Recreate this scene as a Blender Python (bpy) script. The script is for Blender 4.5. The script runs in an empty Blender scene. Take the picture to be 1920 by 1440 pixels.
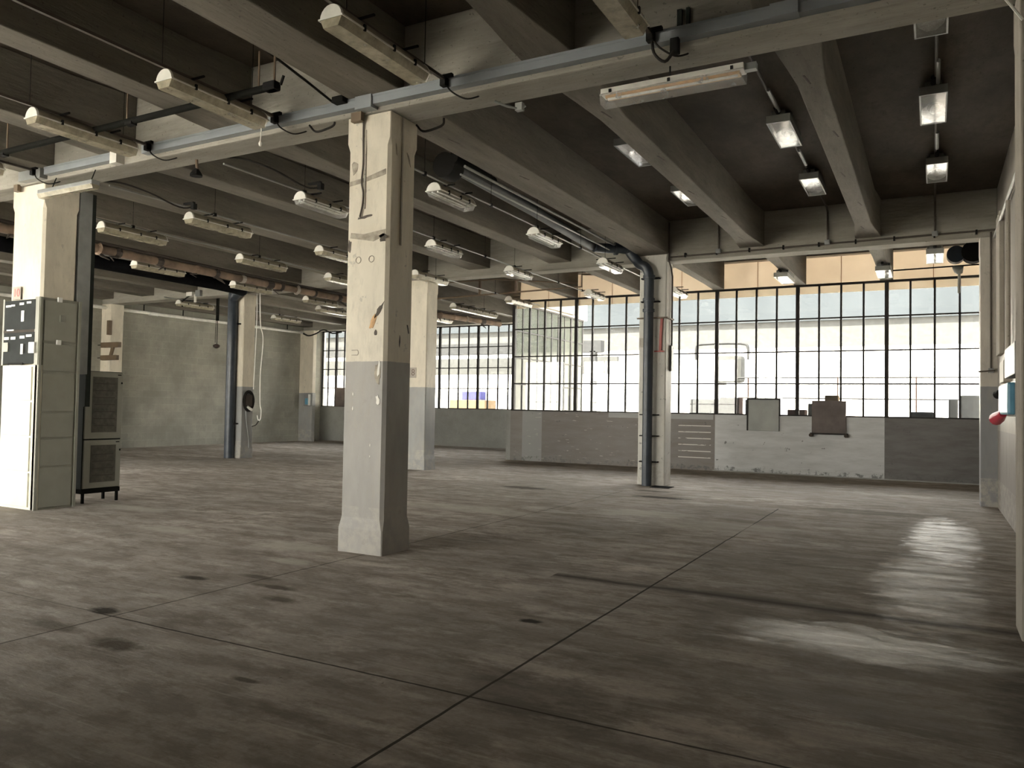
import bpy, bmesh, math, random
from mathutils import Vector, Matrix
random.seed(7)
PI = math.pi
sc = bpy.context.scene
COL = sc.collection

# ---------------------------------------------------------------- camera
YAW, PITCH, ROLL = 0.496305, 0.030412, 0.017404
cam_d = bpy.data.cameras.new('camera')
cam_d.sensor_width = 36.0
cam_d.lens = 1458.64 / 1920 * 36.0
cam_d.clip_end = 300
cam = bpy.data.objects.new('camera', cam_d)
COL.objects.link(cam)
_f = Vector((-math.sin(YAW) * math.cos(PITCH), math.cos(YAW) * math.cos(PITCH), math.sin(PITCH)))
_r = Vector((math.cos(YAW), math.sin(YAW), 0))
_u = _r.cross(_f)
_r2 = _r * math.cos(ROLL) + _u * math.sin(ROLL)
_u2 = -_r * math.sin(ROLL) + _u * math.cos(ROLL)
cam.matrix_world = Matrix((( _r2.x, _u2.x, -_f.x, 0), (_r2.y, _u2.y, -_f.y, 0), (_r2.z, _u2.z, -_f.z, 1.6), (0, 0, 0, 1)))
sc.camera = cam

# ---------------------------------------------------------------- world, sun, portals, exposure
SKY = 9.0
w = bpy.data.worlds.new('sky')
sc.world = w
w.use_nodes = True
nt = w.node_tree
nt.nodes.clear()
bg = nt.nodes.new('ShaderNodeBackground')
out = nt.nodes.new('ShaderNodeOutputWorld')
tc = nt.nodes.new('ShaderNodeTexCoord')
sep = nt.nodes.new('ShaderNodeSeparateXYZ')
cr = nt.nodes.new('ShaderNodeValToRGB')
cr.color_ramp.elements[0].position = 0.0
cr.color_ramp.elements[0].color = (1.0, 0.93, 0.82, 1)
cr.color_ramp.elements[1].position = 0.7
cr.color_ramp.elements[1].color = (0.86, 0.88, 0.92, 1)
nt.links.new(tc.outputs['Generated'], sep.inputs[0])
nt.links.new(sep.outputs['Z'], cr.inputs[0])
nt.links.new(cr.outputs[0], bg.inputs[0])
bg.inputs[1].default_value = SKY
nt.links.new(bg.outputs[0], out.inputs[0])
sun_d = bpy.data.lights.new('sun', 'SUN')
sun_d.energy = 45.0
sun_d.angle = math.radians(3)
sun_d.color = (1.0, 0.93, 0.8)
sun = bpy.data.objects.new('sun', sun_d)
COL.objects.link(sun)
sun.rotation_euler = Vector((0.5, 0.55, -0.9)).normalized().to_track_quat('-Z', 'Y').to_euler()

def portal(name, loc, sx, sz, facing):
    d = bpy.data.lights.new(name, 'AREA')
    d.shape = 'RECTANGLE'
    d.size = sx
    d.size_y = sz
    d.cycles.is_portal = True
    o = bpy.data.objects.new(name, d)
    COL.objects.link(o)
    o.location = loc
    o.rotation_euler = Vector(facing).to_track_quat('-Z', 'Y').to_euler()
portal('sky_portal', (-5.2, 21.3, 3.2), 12.4, 3.4, (0, -1, 0))
portal('sky_portal', (-17.9, 26.9, 3.2), 12.9, 3.4, (0, -1, 0))
portal('sky_portal', (-24.6, 5.5, 2.7), 12.0, 3.8, (1, 0, 0))
portal('sky_portal', (-15.2, -3.2, 2.7), 17.0, 3.8, (0, 1, 0))

sc.view_settings.view_transform = 'Standard'
sc.view_settings.look = 'None'
sc.view_settings.gamma = 1
sc.view_settings.use_curve_mapping = False
sc.view_settings.exposure = 1.13
sc.cycles.use_denoising = True
sc.cycles.max_bounces = 10
sc.cycles.diffuse_bounces = 6
sc.cycles.glossy_bounces = 4
sc.cycles.transparent_max_bounces = 12
sc.cycles.caustics_reflective = False
sc.cycles.caustics_refractive = False
sc.cycles.sample_clamp_indirect = 8

# ---------------------------------------------------------------- materials
def newmat(name):
    m = bpy.data.materials.new(name)
    m.use_nodes = True
    n = m.node_tree
    for x in list(n.nodes):
        if x.type != 'OUTPUT_MATERIAL' and x.type != 'BSDF_PRINCIPLED':
            n.nodes.remove(x)
    p = [x for x in n.nodes if x.type == 'BSDF_PRINCIPLED'][0]
    return m, n, p

class G:
    """little node-graph helper"""
    def __init__(s, n):
        s.n = n
        s.pos = None
    def P(s):
        if s.pos is None:
            s.pos = s.n.nodes.new('ShaderNodeNewGeometry').outputs['Position']
        return s.pos
    def xyz(s, v=None):
        q = s.n.nodes.new('ShaderNodeSeparateXYZ')
        s.n.links.new(v or s.P(), q.inputs[0])
        return q.outputs
    def math(s, op, a, b=None, c=None, clamp=False):
        q = s.n.nodes.new('ShaderNodeMath')
        q.operation = op
        q.use_clamp = clamp
        for i, v in enumerate((a, b, c)):
            if v is None:
                continue
            if isinstance(v, (int, float)):
                q.inputs[i].default_value = v
            else:
                s.n.links.new(v, q.inputs[i])
        return q.outputs[0]
    def scale(s, v, k):
        q = s.n.nodes.new('ShaderNodeVectorMath')
        q.operation = 'MULTIPLY'
        s.n.links.new(v, q.inputs[0])
        q.inputs[1].default_value = k
        return q.outputs[0]
    def noise(s, sc_, det=4, rough=0.55, vec=None, dist=0.0):
        q = s.n.nodes.new('ShaderNodeTexNoise')
        q.inputs['Scale'].default_value = sc_
        q.inputs['Detail'].default_value = det
        q.inputs['Roughness'].default_value = rough
        q.inputs['Distortion'].default_value = dist
        s.n.links.new(vec or s.P(), q.inputs['Vector'])
        return q.outputs['Fac']
    def ramp(s, v, pts, const=False):
        q = s.n.nodes.new('ShaderNodeValToRGB')
        r = q.color_ramp
        if const:
            r.interpolation = 'CONSTANT'
        while len(r.elements) < len(pts):
            r.elements.new(1.0)
        for e, (p, c) in zip(r.elements, pts):
            e.position = p
            e.color = (c, c, c, 1) if isinstance(c, (int, float)) else (*c, 1)
        s.n.links.new(v, q.inputs[0])
        return q.outputs[0]
    def mix(s, f, a, b, mode='MIX'):
        q = s.n.nodes.new('ShaderNodeMix')
        q.data_type = 'RGBA'
        q.blend_type = mode
        for i, v in ((0, f), (6, a), (7, b)):
            if isinstance(v, (int, float)):
                q.inputs[i].default_value = v if i == 0 else (v, v, v, 1)
            elif isinstance(v, tuple):
                q.inputs[i].default_value = (*v, 1)
            else:
                s.n.links.new(v, q.inputs[i])
        return q.outputs[2]
    def bump(s, h, strength, dist, p):
        q = s.n.nodes.new('ShaderNodeBump')
        q.inputs['Strength'].default_value = strength
        q.inputs['Distance'].default_value = dist
        s.n.links.new(h, q.inputs['Height'])
        s.n.links.new(q.outputs[0], p.inputs['Normal'])
    def set(s, p, key, v):
        if isinstance(v, (int, float)):
            p.inputs[key].default_value = v
        elif isinstance(v, tuple):
            p.inputs[key].default_value = (*v, 1)
        else:
            s.n.links.new(v, p.inputs[key])

def plain(name, col, rough=0.6, metal=0.0, var=0.12, scale=6.0, bump=0.0, spec=None):
    m, n, p = newmat(name)
    g = G(n)
    f = g.noise(scale, 4)
    dark = tuple(c * (1 - var) for c in col)
    lite = tuple(min(1, c * (1 + var)) for c in col)
    g.set(p, 'Base Color', g.mix(g.ramp(f, [(0.3, 0.0), (0.7, 1.0)]), dark, lite))
    p.inputs['Roughness'].default_value = rough
    p.inputs['Metallic'].default_value = metal
    if spec is not None:
        p.inputs['Specular IOR Level'].default_value = spec
    if bump:
        g.bump(g.noise(scale * 6, 3), bump, 0.01, p)
    return m

def concrete(name, col, var=0.2, streak=(1, 1, 1), stain=0.35, board=0.0):
    m, n, p = newmat(name)
    g = G(n)
    v = g.scale(g.P(), streak)
    a = g.ramp(g.noise(1.3, 7, 0.66, v), [(0.34, 0.0), (0.66, 1.0)])
    c = g.mix(a, tuple(x * (1 - var * 1.3) for x in col), tuple(x * (1 + var * 1.3) for x in col))
    f2 = g.ramp(g.noise(11, 5, 0.7, v), [(0.3, 0.0), (0.7, 1.0)])
    c = g.mix(g.math('MULTIPLY', f2, 0.35), c, tuple(x * (1 - var * 2) for x in col))
    s = g.ramp(g.noise(3.6, 6, 0.75, v), [(0.55, 0.0), (0.70, stain)])
    c = g.mix(s, c, tuple(x * 0.45 for x in col))
    sp = g.ramp(g.noise(30, 2, 0.5), [(0.68, 0.0), (0.72, 0.6)])
    c = g.mix(sp, c, tuple(x * 0.35 for x in col))
    pl = g.ramp(g.noise(6.3, 4, 0.7, v), [(0.70, 0.0), (0.74, 0.4)])
    c = g.mix(pl, c, tuple(min(1, x * 1.7) for x in col))
    if board:
        z = g.xyz()[2]
        wv = g.math('FRACT', g.math('MULTIPLY', z, 6.5))
        ln = g.ramp(wv, [(0.0, board), (0.05, 0.0)])
        c = g.mix(ln, c, tuple(x * 0.5 for x in col))
    g.set(p, 'Base Color', c)
    p.inputs['Roughness'].default_value = 0.9
    p.inputs['Specular IOR Level'].default_value = 0.15
    g.bump(g.noise(9, 6, 0.65, v), 0.5, 0.02, p)
    return m

M = {}
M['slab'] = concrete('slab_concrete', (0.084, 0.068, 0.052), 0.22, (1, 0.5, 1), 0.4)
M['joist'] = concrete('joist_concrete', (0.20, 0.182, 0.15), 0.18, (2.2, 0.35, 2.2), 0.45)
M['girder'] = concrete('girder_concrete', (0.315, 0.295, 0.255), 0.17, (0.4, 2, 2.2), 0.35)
M['upperwall'] = concrete('tan_plaster', (0.66, 0.5, 0.35), 0.12, (0.6, 1, 1), 0.2)
M['cream'] = concrete('cream_plaster', (0.42, 0.385, 0.33), 0.1, (1, 1, 0.4), 0.25)
M['steel'] = plain('dark_window_steel', (0.03, 0.027, 0.025), 0.7, 0.0, 0.3, spec=0.2)
M['white_metal'] = plain('white_painted_metal', (0.66, 0.64, 0.58), 0.4)
M['greymetal'] = plain('grey_painted_metal', (0.24, 0.245, 0.24), 0.45, 0.1)
M['tray'] = plain('blue_grey_tray', (0.29, 0.31, 0.325), 0.42, 0.25, 0.08, 3)
M['galv'] = plain('galvanised_metal', (0.27, 0.27, 0.25), 0.55, 0.2)
M['black'] = plain('black_plastic', (0.012, 0.011, 0.010), 0.8, spec=0.15)
M['darkpipe'] = plain('dark_blue_pipe', (0.035, 0.043, 0.055), 0.38, 0.0, 0.25)
M['blackpipe'] = plain('black_pipe', (0.014, 0.014, 0.012), 1.0, spec=0.03)
M['whitepipe'] = plain('white_pipe', (0.78, 0.76, 0.7), 0.4)
M['cable'] = plain('black_cable', (0.022, 0.019, 0.016), 0.8, spec=0.15)
M['whitecable'] = plain('white_cable', (0.75, 0.73, 0.68), 0.5)
M['blue'] = plain('blue_plastic', (0.12, 0.30, 0.42), 0.4)
M['red'] = plain('red_plastic', (0.45, 0.025, 0.05), 0.35)
M['redmetal'] = plain('red_painted_metal', (0.42, 0.09, 0.07), 0.5)
M['brownwood'] = plain('dark_brown_metal', (0.13, 0.09, 0.055), 0.6)
M['wrap'] = plain('tattered_brown_lagging', (0.22, 0.155, 0.11), 0.9, 0, 0.5, 2.2, 0.4)
M['lagdark'] = plain('dark_lagging_band', (0.05, 0.038, 0.03), 0.9)
M['duct'] = plain('black_duct', (0.007, 0.007, 0.008), 0.95, 0, 0.2, spec=0.02)
M['greyduct'] = plain('grey_pipe_insulation', (0.06, 0.062, 0.064), 0.6)
M['cabinet'] = plain('grey_green_enclosure', (0.27, 0.265, 0.22), 0.5, 0, 0.06, 5)
M['cabwhite'] = plain('cream_enclosure_panel', (0.66, 0.64, 0.53), 0.5, 0, 0.05, 5)
M['slatepanel'] = plain('dark_slate_panel', (0.034, 0.037, 0.036), 0.8, 0, 0.15, spec=0.1)
M['label'] = plain('white_label', (0.8, 0.79, 0.75), 0.5)
M['darkgreen'] = plain('dark_green_steel', (0.028, 0.032, 0.027), 0.7, spec=0.1)
M['cabglass'] = plain('smoked_door_glass', (0.10, 0.095, 0.075), 0.15, 0, 0.25, 14)
M['plate_grey'] = plain('grey_sheet', (0.31, 0.32, 0.30), 0.5, 0, 0.12, 2.5)
M['plate_rust'] = plain('rusty_brown_sheet', (0.115, 0.09, 0.082), 0.6, 0, 0.35, 2.5)
M['signgrey'] = plain('grey_sign_plate', (0.35, 0.31, 0.26), 0.6)
M['signred'] = plain('red_sign_paint', (0.5, 0.10, 0.09), 0.5)
M['signdark'] = plain('brown_sign_paint', (0.13, 0.085, 0.06), 0.5)
M['reflector'] = plain('bright_reflector', (0.86, 0.86, 0.84), 0.28, 0.35, 0.2, 9)
M['amber'] = plain('amber_stained_diffuser', (0.55, 0.32, 0.12), 0.4, 0, 0.2, 9)
M['lamp'] = plain('fluorescent_tube', (0.85, 0.84, 0.78), 0.3)
M['brownrail'] = plain('brown_grey_rail', (0.085, 0.07, 0.055), 0.7)
M['darkscar'] = plain('dark_gouge', (0.10, 0.085, 0.07), 0.9, 0, 0.4, 12)
M['fan'] = plain('dark_blue_motor', (0.02, 0.03, 0.05), 0.4, 0.2)

# dirty clear diffuser / lens: see-through acrylic with dust
def lens(name, dust, col, rough=0.15):
    m, n, p = newmat(name)
    g = G(n)
    f = g.ramp(g.noise(7, 5, 0.7), [(0.3, dust * 0.6), (0.75, min(1, dust * 1.5))])
    g.set(p, 'Base Color', g.mix(g.noise(12, 3), tuple(c * 0.7 for c in col), col))
    p.inputs['Roughness'].default_value = rough
    tr = n.nodes.new('ShaderNodeBsdfTransparent')
    mx = n.nodes.new('ShaderNodeMixShader')
    o = [x for x in n.nodes if x.type == 'OUTPUT_MATERIAL'][0]
    n.links.new(f, mx.inputs[0])
    n.links.new(tr.outputs[0], mx.inputs[1])
    n.links.new(p.outputs[0], mx.inputs[2])
    n.links.new(mx.outputs[0], o.inputs[0])
    return m
M['diffuser'] = lens('dusty_diffuser', 0.8, (0.50, 0.45, 0.33), 0.25)
M['clear'] = lens('clear_lens', 0.30, (0.75, 0.75, 0.72), 0.08)

def glass(name, dirt, dust=None):
    m, n, p = newmat(name)
    n.nodes.remove(p)
    g = G(n)
    o = [x for x in n.nodes if x.type == 'OUTPUT_MATERIAL'][0]
    tr = n.nodes.new('ShaderNodeBsdfTransparent')
    tr.inputs[0].default_value = (0.97, 0.985, 0.98, 1)
    gl = n.nodes.new('ShaderNodeBsdfGlossy')
    gl.inputs['Roughness'].default_value = 0.02
    df = n.nodes.new('ShaderNodeBsdfTranslucent')
    df.inputs[0].default_value = (0.8, 0.82, 0.84, 1)
    if dust:
        df = n.nodes.new('ShaderNodeBsdfDiffuse')
        df.inputs[0].default_value = (*dust, 1)
    fr = n.nodes.new('ShaderNodeFresnel')
    fr.inputs[0].default_value = 1.45
    m1 = n.nodes.new('ShaderNodeMixShader')
    n.links.new(fr.outputs[0], m1.inputs[0])
    n.links.new(tr.outputs[0], m1.inputs[1])
    n.links.new(gl.outputs[0], m1.inputs[2])
    m2 = n.nodes.new('ShaderNodeMixShader')
    d = g.ramp(g.noise(1.1, 5, 0.6, g.scale(g.P(), (1, 1, 0.4))), [(0.35, dirt * 0.4), (0.7, dirt)])
    n.links.new(d, m2.inputs[0])
    n.links.new(m1.outputs[0], m2.inputs[1])
    n.links.new(df.outputs[0], m2.inputs[2])
    n.links.new(m2.outputs[0], o.inputs[0])
    return m
def tanpanel():
    m, n, p = newmat('tan_translucent_panel')
    n.nodes.remove(p)
    g = G(n)
    o = [x_ for x_ in n.nodes if x_.type == 'OUTPUT_MATERIAL'][0]
    x, y, z = g.xyz()
    c = g.mix(g.ramp(g.noise(1.3, 4), [(0.3, 0.0), (0.7, 1.0)]), (0.66, 0.595, 0.50), (0.74, 0.675, 0.575))
    seam = g.math('LESS_THAN', g.math('FRACT', g.math('DIVIDE', x, 1.03)), 0.016)
    c = g.mix(seam, c, (0.3, 0.2, 0.12))
    df = n.nodes.new('ShaderNodeBsdfDiffuse')
    tl = n.nodes.new('ShaderNodeBsdfTranslucent')
    n.links.new(c, df.inputs[0])
    n.links.new(c, tl.inputs[0])
    mx = n.nodes.new('ShaderNodeMixShader')
    mx.inputs[0].default_value = 0.27
    n.links.new(df.outputs[0], mx.inputs[1])
    n.links.new(tl.outputs[0], mx.inputs[2])
    n.links.new(mx.outputs[0], o.inputs[0])
    return m
M['tanpanel'] = tanpanel()
M['dustyglass'] = glass('dusty_window_glass', 0.7, (0.10, 0.105, 0.085))
M['glass'] = glass('window_glass', 0.002)

# two-tone painted column: grey dado paint below, cream above, chips and scuffs
def twotone(name, zline, low, high, chip=0.5, base=(0.30, 0.28, 0.25), rough=0.55):
    m, n, p = newmat(name)
    g = G(n)
    x, y, z = g.xyz()
    zz = g.math('ADD', z, g.math('MULTIPLY', g.math('SUBTRACT', g.noise(9, 2), 0.5), 0.012))
    up = g.math('GREATER_THAN', zz, zline)
    v = g.scale(g.P(), (1, 1, 0.35))
    nn = g.ramp(g.noise(3.2, 5, 0.6, v), [(0.3, 0.0), (0.7, 1.0)])
    lo = g.mix(nn, tuple(c * 0.86 for c in low), tuple(c * 1.12 for c in low))
    hi = g.mix(nn, tuple(c * 0.88 for c in high), tuple(min(1, c * 1.08) for c in high))
    c = g.mix(up, lo, hi)
    spots = g.ramp(g.noise(5.5, 4, 0.62), [(0.66, 0.0), (0.68, chip)])
    c = g.mix(spots, c, base)
    streaks = g.ramp(g.noise(7.0, 4, 0.7, g.scale(g.P(), (2.5, 2.5, 0.5))), [(0.55, 0.0), (0.75, 0.4)])
    c = g.mix(streaks, c, tuple(v_ * 0.5 for v_ in high))
    smudge = g.ramp(g.noise(2.0, 6, 0.75, g.scale(g.P(), (1, 1, 0.6))), [(0.50, 0.0), (0.68, 0.35)])
    c = g.mix(smudge, c, tuple(v_ * 0.62 for v_ in high))
    foot = g.math('MULTIPLY', g.math('LESS_THAN', z, 0.5), g.ramp(g.noise(6, 5, 0.7), [(0.45, 0.0), (0.6, 0.75)]))
    c = g.mix(foot, c, (0.42, 0.39, 0.34))
    g.set(p, 'Base Color', c)
    p.inputs['Roughness'].default_value = rough
    p.inputs['Specular IOR Level'].default_value = 0.35
    g.bump(g.noise(14, 5, 0.6), 0.2, 0.01, p)
    return m
CREAM = (0.66, 0.60, 0.49)
LOWG = (0.345, 0.328, 0.303)
M['col_main'] = twotone('painted_column_main', 2.075, LOWG, CREAM)
M['col'] = twotone('painted_column', 2.075, (0.31, 0.31, 0.30), CREAM, 0.4)
M['col_pipe'] = twotone('peeling_column', 0.0, (0.5, 0.48, 0.43), (0.56, 0.54, 0.49), 0.9, (0.25, 0.24, 0.22))
M['col_right'] = twotone('right_wall_pier_paint', 2.12, (0.26, 0.26, 0.265), (0.55, 0.51, 0.45), 0.3)
M['wall_right'] = twotone('right_wall_paint', 1.35, (0.26, 0.235, 0.21), (0.36, 0.33, 0.29), 0.4)

# block wall: pale concrete blocks with mortar and patches
def blockwall():
    m, n, p = newmat('concrete_block_wall')
    g = G(n)
    x, y, z = g.xyz()
    cmb = n.nodes.new('ShaderNodeCombineXYZ')
    n.links.new(g.math('ADD', y, g.math('MULTIPLY', x, 1.0)), cmb.inputs[0])
    n.links.new(z, cmb.inputs[1])
    b = n.nodes.new('ShaderNodeTexBrick')
    n.links.new(cmb.outputs[0], b.inputs['Vector'])
    b.inputs['Scale'].default_value = 1.0
    b.inputs['Brick Width'].default_value = 0.5
    b.inputs['Row Height'].default_value = 0.25
    b.inputs['Mortar Size'].default_value = 0.009
    b.inputs['Color1'].default_value = (0.335, 0.33, 0.28, 1)
    b.inputs['Color2'].default_value = (0.385, 0.37, 0.315, 1)
    b.inputs['Mortar'].default_value = (0.41, 0.395, 0.34, 1)
    c = g.mix(g.ramp(g.noise(0.9, 5, 0.6), [(0.40, 0.0), (0.62, 0.6)]), b.outputs[0], (0.22, 0.212, 0.18))
    c = g.mix(g.ramp(g.noise(16, 3), [(0.55, 0.0), (0.75, 0.3)]), c, (0.2, 0.19, 0.17))
    g.set(p, 'Base Color', c)
    p.inputs['Roughness'].default_value = 0.9
    g.bump(b.outputs['Fac'], -0.3, 0.02, p)
    return m
M['block'] = blockwall()

# painted dado of the window wall: vertical paint zones along x, scrapes
def dado():
    m, n, p = newmat('patched_dado_paint')
    g = G(n)
    x, y, z = g.xyz()
    X0, W = -11.6, 13.0
    u = g.math('DIVIDE', g.math('SUBTRACT', x, X0), W)
    def U(v): return (v - X0) / W
    taupe = (0.17, 0.148, 0.13)
    dark = (0.115, 0.105, 0.098)
    lite = (0.55, 0.555, 0.555)
    mid = (0.27, 0.27, 0.26)
    c = g.ramp(u, [(0.0, taupe), (U(-11.02), mid), (U(-10.38), taupe), (U(-5.20), lite), (U(-1.08), dark)], True)
    # light strip under sill
    strip = g.math('MULTIPLY', g.math('GREATER_THAN', z, 1.37), g.math('MULTIPLY', g.math('GREATER_THAN', x, -8.2), g.math('LESS_THAN', x, -5.2)))
    c = g.mix(strip, c, (0.33, 0.33, 0.32))
    streak = g.ramp(g.noise(2.2, 6, 0.65, g.scale(g.P(), (0.6, 1, 3))), [(0.35, 0.0), (0.75, 0.5)])
    c = g.mix(streak, c, tuple(v * 0.9 for v in mid))
    # scraped marks on taupe zones: thin horizontal flecks
    sv = g.scale(g.P(), (3.0, 1, 26))
    fl = g.ramp(g.noise(1.0, 3, 0.5, sv), [(0.66, 0.0), (0.68, 0.85)])
    taupezone = g.math('LESS_THAN', x, -6.3)
    patch = g.ramp(g.noise(1.3, 2), [(0.42, 0.0), (0.48, 1.0)])
    c = g.mix(g.math('MULTIPLY', g.math('MULTIPLY', fl, taupezone), patch), c, (0.5, 0.47, 0.42))
    # ladder of glue lines beside the pipe column
    inx = g.math('MULTIPLY', g.math('GREATER_THAN', x, -6.15), g.math('LESS_THAN', x, -5.26))
    inz = g.math('MULTIPLY', g.math('GREATER_THAN', z, 0.30), g.math('LESS_THAN', z, 1.30))
    ln = g.ramp(g.math('FRACT', g.math('DIVIDE', g.math('ADD', z, 0.02), 0.172)), [(0.0, 1.0), (0.14, 0.0)], True)
    gap = g.ramp(g.noise(2.6, 3, 0.6, g.scale(g.P(), (1.2, 1, 5))), [(0.38, 0.0), (0.41, 1.0)])
    c = g.mix(g.math('MULTIPLY', g.math('MULTIPLY', ln, gap), g.math('MULTIPLY', inx, inz)), c, (0.6, 0.57, 0.52))
    # damp and holes
    holes = g.ramp(g.noise(5.5, 4, 0.65), [(0.68, 0.0), (0.70, 0.8)])
    c = g.mix(holes, c, (0.09, 0.085, 0.08))
    damp = g.math('MULTIPLY', g.ramp(g.noise(7, 5, 0.75), [(0.5, 0.0), (0.58, 0.8)]), g.math('LESS_THAN', g.math('ADD', z, g.math('MULTIPLY', g.noise(1.7, 3), 0.3)), 0.28))
    c = g.mix(damp, c, (0.10, 0.10, 0.095))
    g.set(p, 'Base Color', c)
    p.inputs['Roughness'].default_value = 0.6
    g.bump(g.noise(10, 5), 0.2, 0.01, p)
    return m
M['dado'] = dado()
M['fardado'] = concrete('far_dado_paint', (0.30, 0.30, 0.28), 0.1, (1, 1, 1), 0.25)

# ---- floor
def floor_mat():
    m, n, p = newmat('worn_concrete_floor')
    g = G(n)
    x, y, z = g.xyz()
    wv = g.noise(0.9, 4, 0.6)
    wob = g.math('MULTIPLY', g.math('SUBTRACT', wv, 0.5), 0.12)
    v1 = g.scale(g.P(), (0.45, 1.3, 1))
    a = g.ramp(g.noise(0.7, 7, 0.68, v1), [(0.38, 0.0), (0.62, 1.0)])
    c = g.mix(a, (0.33, 0.286, 0.25), (0.62, 0.548, 0.485))
    big = g.ramp(g.noise(0.25, 4, 0.5, dist=0.6), [(0.42, 0.0), (0.60, 0.6)])
    c = g.mix(big, c, (0.30, 0.272, 0.236))
    mot = g.ramp(g.noise(3.4, 6, 0.7, g.scale(g.P(), (0.7, 1.3, 1))), [(0.42, 0.7), (0.54, 0.0)])
    c = g.mix(mot, c, (0.22, 0.19, 0.16))
    str1 = g.ramp(g.noise(1.0, 7, 0.75, g.scale(g.P(), (0.5, 4.5, 1))), [(0.42, 0.0), (0.66, 0.6)])
    c = g.mix(str1, c, (0.20, 0.175, 0.148))
    dirty = g.ramp(g.noise(1.5, 7, 0.76, g.scale(g.P(), (0.6, 1.4, 1))), [(0.53, 0.0), (0.64, 0.6)])
    c = g.mix(dirty, c, (0.155, 0.128, 0.10))
    pale = g.ramp(g.noise(2.1, 7, 0.8, g.scale(g.P(), (0.45, 1.7, 1))), [(0.55, 0.0), (0.65, 0.55)])
    c = g.mix(pale, c, (0.60, 0.55, 0.48))
    scr = g.ramp(g.noise(3.0, 5, 0.7, g.scale(g.P(), (0.3, 9, 1)), 0.3), [(0.60, 0.0), (0.66, 0.4)])
    c = g.mix(scr, c, (0.58, 0.53, 0.46))
    fine = g.ramp(g.noise(24, 5, 0.75), [(0.35, 0.0), (0.75, 0.4)])
    c = g.mix(fine, c, (0.17, 0.15, 0.125))
    dots = g.ramp(g.noise(16, 3, 0.6), [(0.73, 0.0), (0.76, 0.6)])
    c = g.mix(dots, c, (0.06, 0.05, 0.04))
    def line(coord, at, half, strength, col, lo=None, hi=None, other=None, wobk=1.0):
        nonlocal c
        d = g.math('ABSOLUTE', g.math('SUBTRACT', g.math('ADD', coord, g.math('MULTIPLY', wob, wobk)), at))
        k = g.math('MULTIPLY', g.math('LESS_THAN', d, half), strength)
        if lo is not None:
            k = g.math('MULTIPLY', k, g.math('MULTIPLY', g.math('GREATER_THAN', other, lo), g.math('LESS_THAN', other, hi)))
        c = g.mix(k, c, col)
    dk = (0.035, 0.03, 0.025)
    line(x, -2.25, 0.010, 0.9, dk, -2, 13.5, y, 0.35)
    line(x, -5.36, 0.010, 0.7, dk, -2, 14.5, y, 0.5)
    line(x, -8.5, 0.008, 0.5, dk, -2, 16, y, 0.5)
    line(x, -11.6, 0.008, 0.4, dk, -2, 16, y, 0.5)
    line(y, 3.73, 0.009, 0.85, dk, -5.6, 1, x, 0.4)
    line(y, 3.73, 0.006, 0.45, dk, -14, -5.6, x, 0.6)
    line(y, 9.9, 0.008, 0.3, dk, -14, 1, x, 0.7)
    line(y, 13.0, 0.008, 0.3, dk, -20, -2, x, 0.7)
    # oily dark strip, soft
    d = g.math('ABSOLUTE', g.math('SUBTRACT', g.math('ADD', y, g.math('MULTIPLY', wob, 1.5)), 6.86))
    k = g.math('SUBTRACT', 1.0, g.math('DIVIDE', d, 0.17), clamp=True)
    k = g.math('MULTIPLY', g.math('MULTIPLY', k, 0.9), g.math('GREATER_THAN', g.math('ADD', x, wob), -3.2))
    c = g.mix(k, c, (0.06, 0.05, 0.042))
    # individual stains, pits and patches: (x, y, rx, ry, strength, colour)
    dkb = (0.085, 0.07, 0.053)
    pl = (0.50, 0.465, 0.40)
    spots = [(-4.73, 3.31, .22, .10, .85, dkb), (-5.55, 3.79, .14, .07, .9, dk), (-5.49, 3.36, .30, .08, .6, dkb),
             (-4.68, 4.74, .16, .09, .75, dkb), (-5.05, 5.04, .22, .06, .8, dkb), (-5.45, 5.25, .25, .06, .7, dkb),
             (-5.92, 4.92, .16, .06, .8, dk), (-1.0, 13.9, 1.2, .3, .5, dkb), (-4.42, 13.9, .55, .16, .9, dk),
             (-4.9, 14.9, .4, .1, .7, dk), (-7.21, 13.9, .55, .2, .7, dk), (-2.65, 5.26, .08, .05, .95, dk),
             (-3.49, 3.28, .12, .03, .8, dkb), (0.31, 7.9, .12, .12, .8, pl), (0.15, 6.72, .3, .05, .6, pl),
             (-6.3, 6.55, .5, .25, .55, pl), (-5.75, 5.95, .3, .12, .6, pl), (-8.4, 6.6, .5, .2, .5, pl),
             (-10.6, 7.6, .8, .2, .5, pl), (-0.2, 3.0, .6, .4, .45, dkb), (0.55, 4.9, .25, 1.0, .5, dkb),
             (-1.9, 3.9, .5, .3, .4, dkb), (-2.6, 11.0, .9, .5, .4, pl), (-3.9, 11.6, .8, .4, .4, pl), (-6.5, 10.5, 1.2, .4, .4, pl)]
    nz = g.math('MULTIPLY', g.math('SUBTRACT', g.noise(5, 4, 0.7), 0.5), 1.6)
    for sx, sy, rx, ry, st, col in spots:
        q = n.nodes.new('ShaderNodeVectorMath')
        q.operation = 'MULTIPLY_ADD'
        n.links.new(g.P(), q.inputs[0])
        q.inputs[1].default_value = (1 / rx, 1 / ry, 0)
        q.inputs[2].default_value = (-sx / rx, -sy / ry, 0)
        l = n.nodes.new('ShaderNodeVectorMath')
        l.operation = 'LENGTH'
        n.links.new(q.outputs[0], l.inputs[0])
        k = g.math('MULTIPLY', g.math('MULTIPLY', g.math('SUBTRACT', 1.25, g.math('ADD', l.outputs['Value'], nz)), 1.6, clamp=True), st)
        c = g.mix(k, c, col)
    g.set(p, 'Base Color', c)
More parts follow.
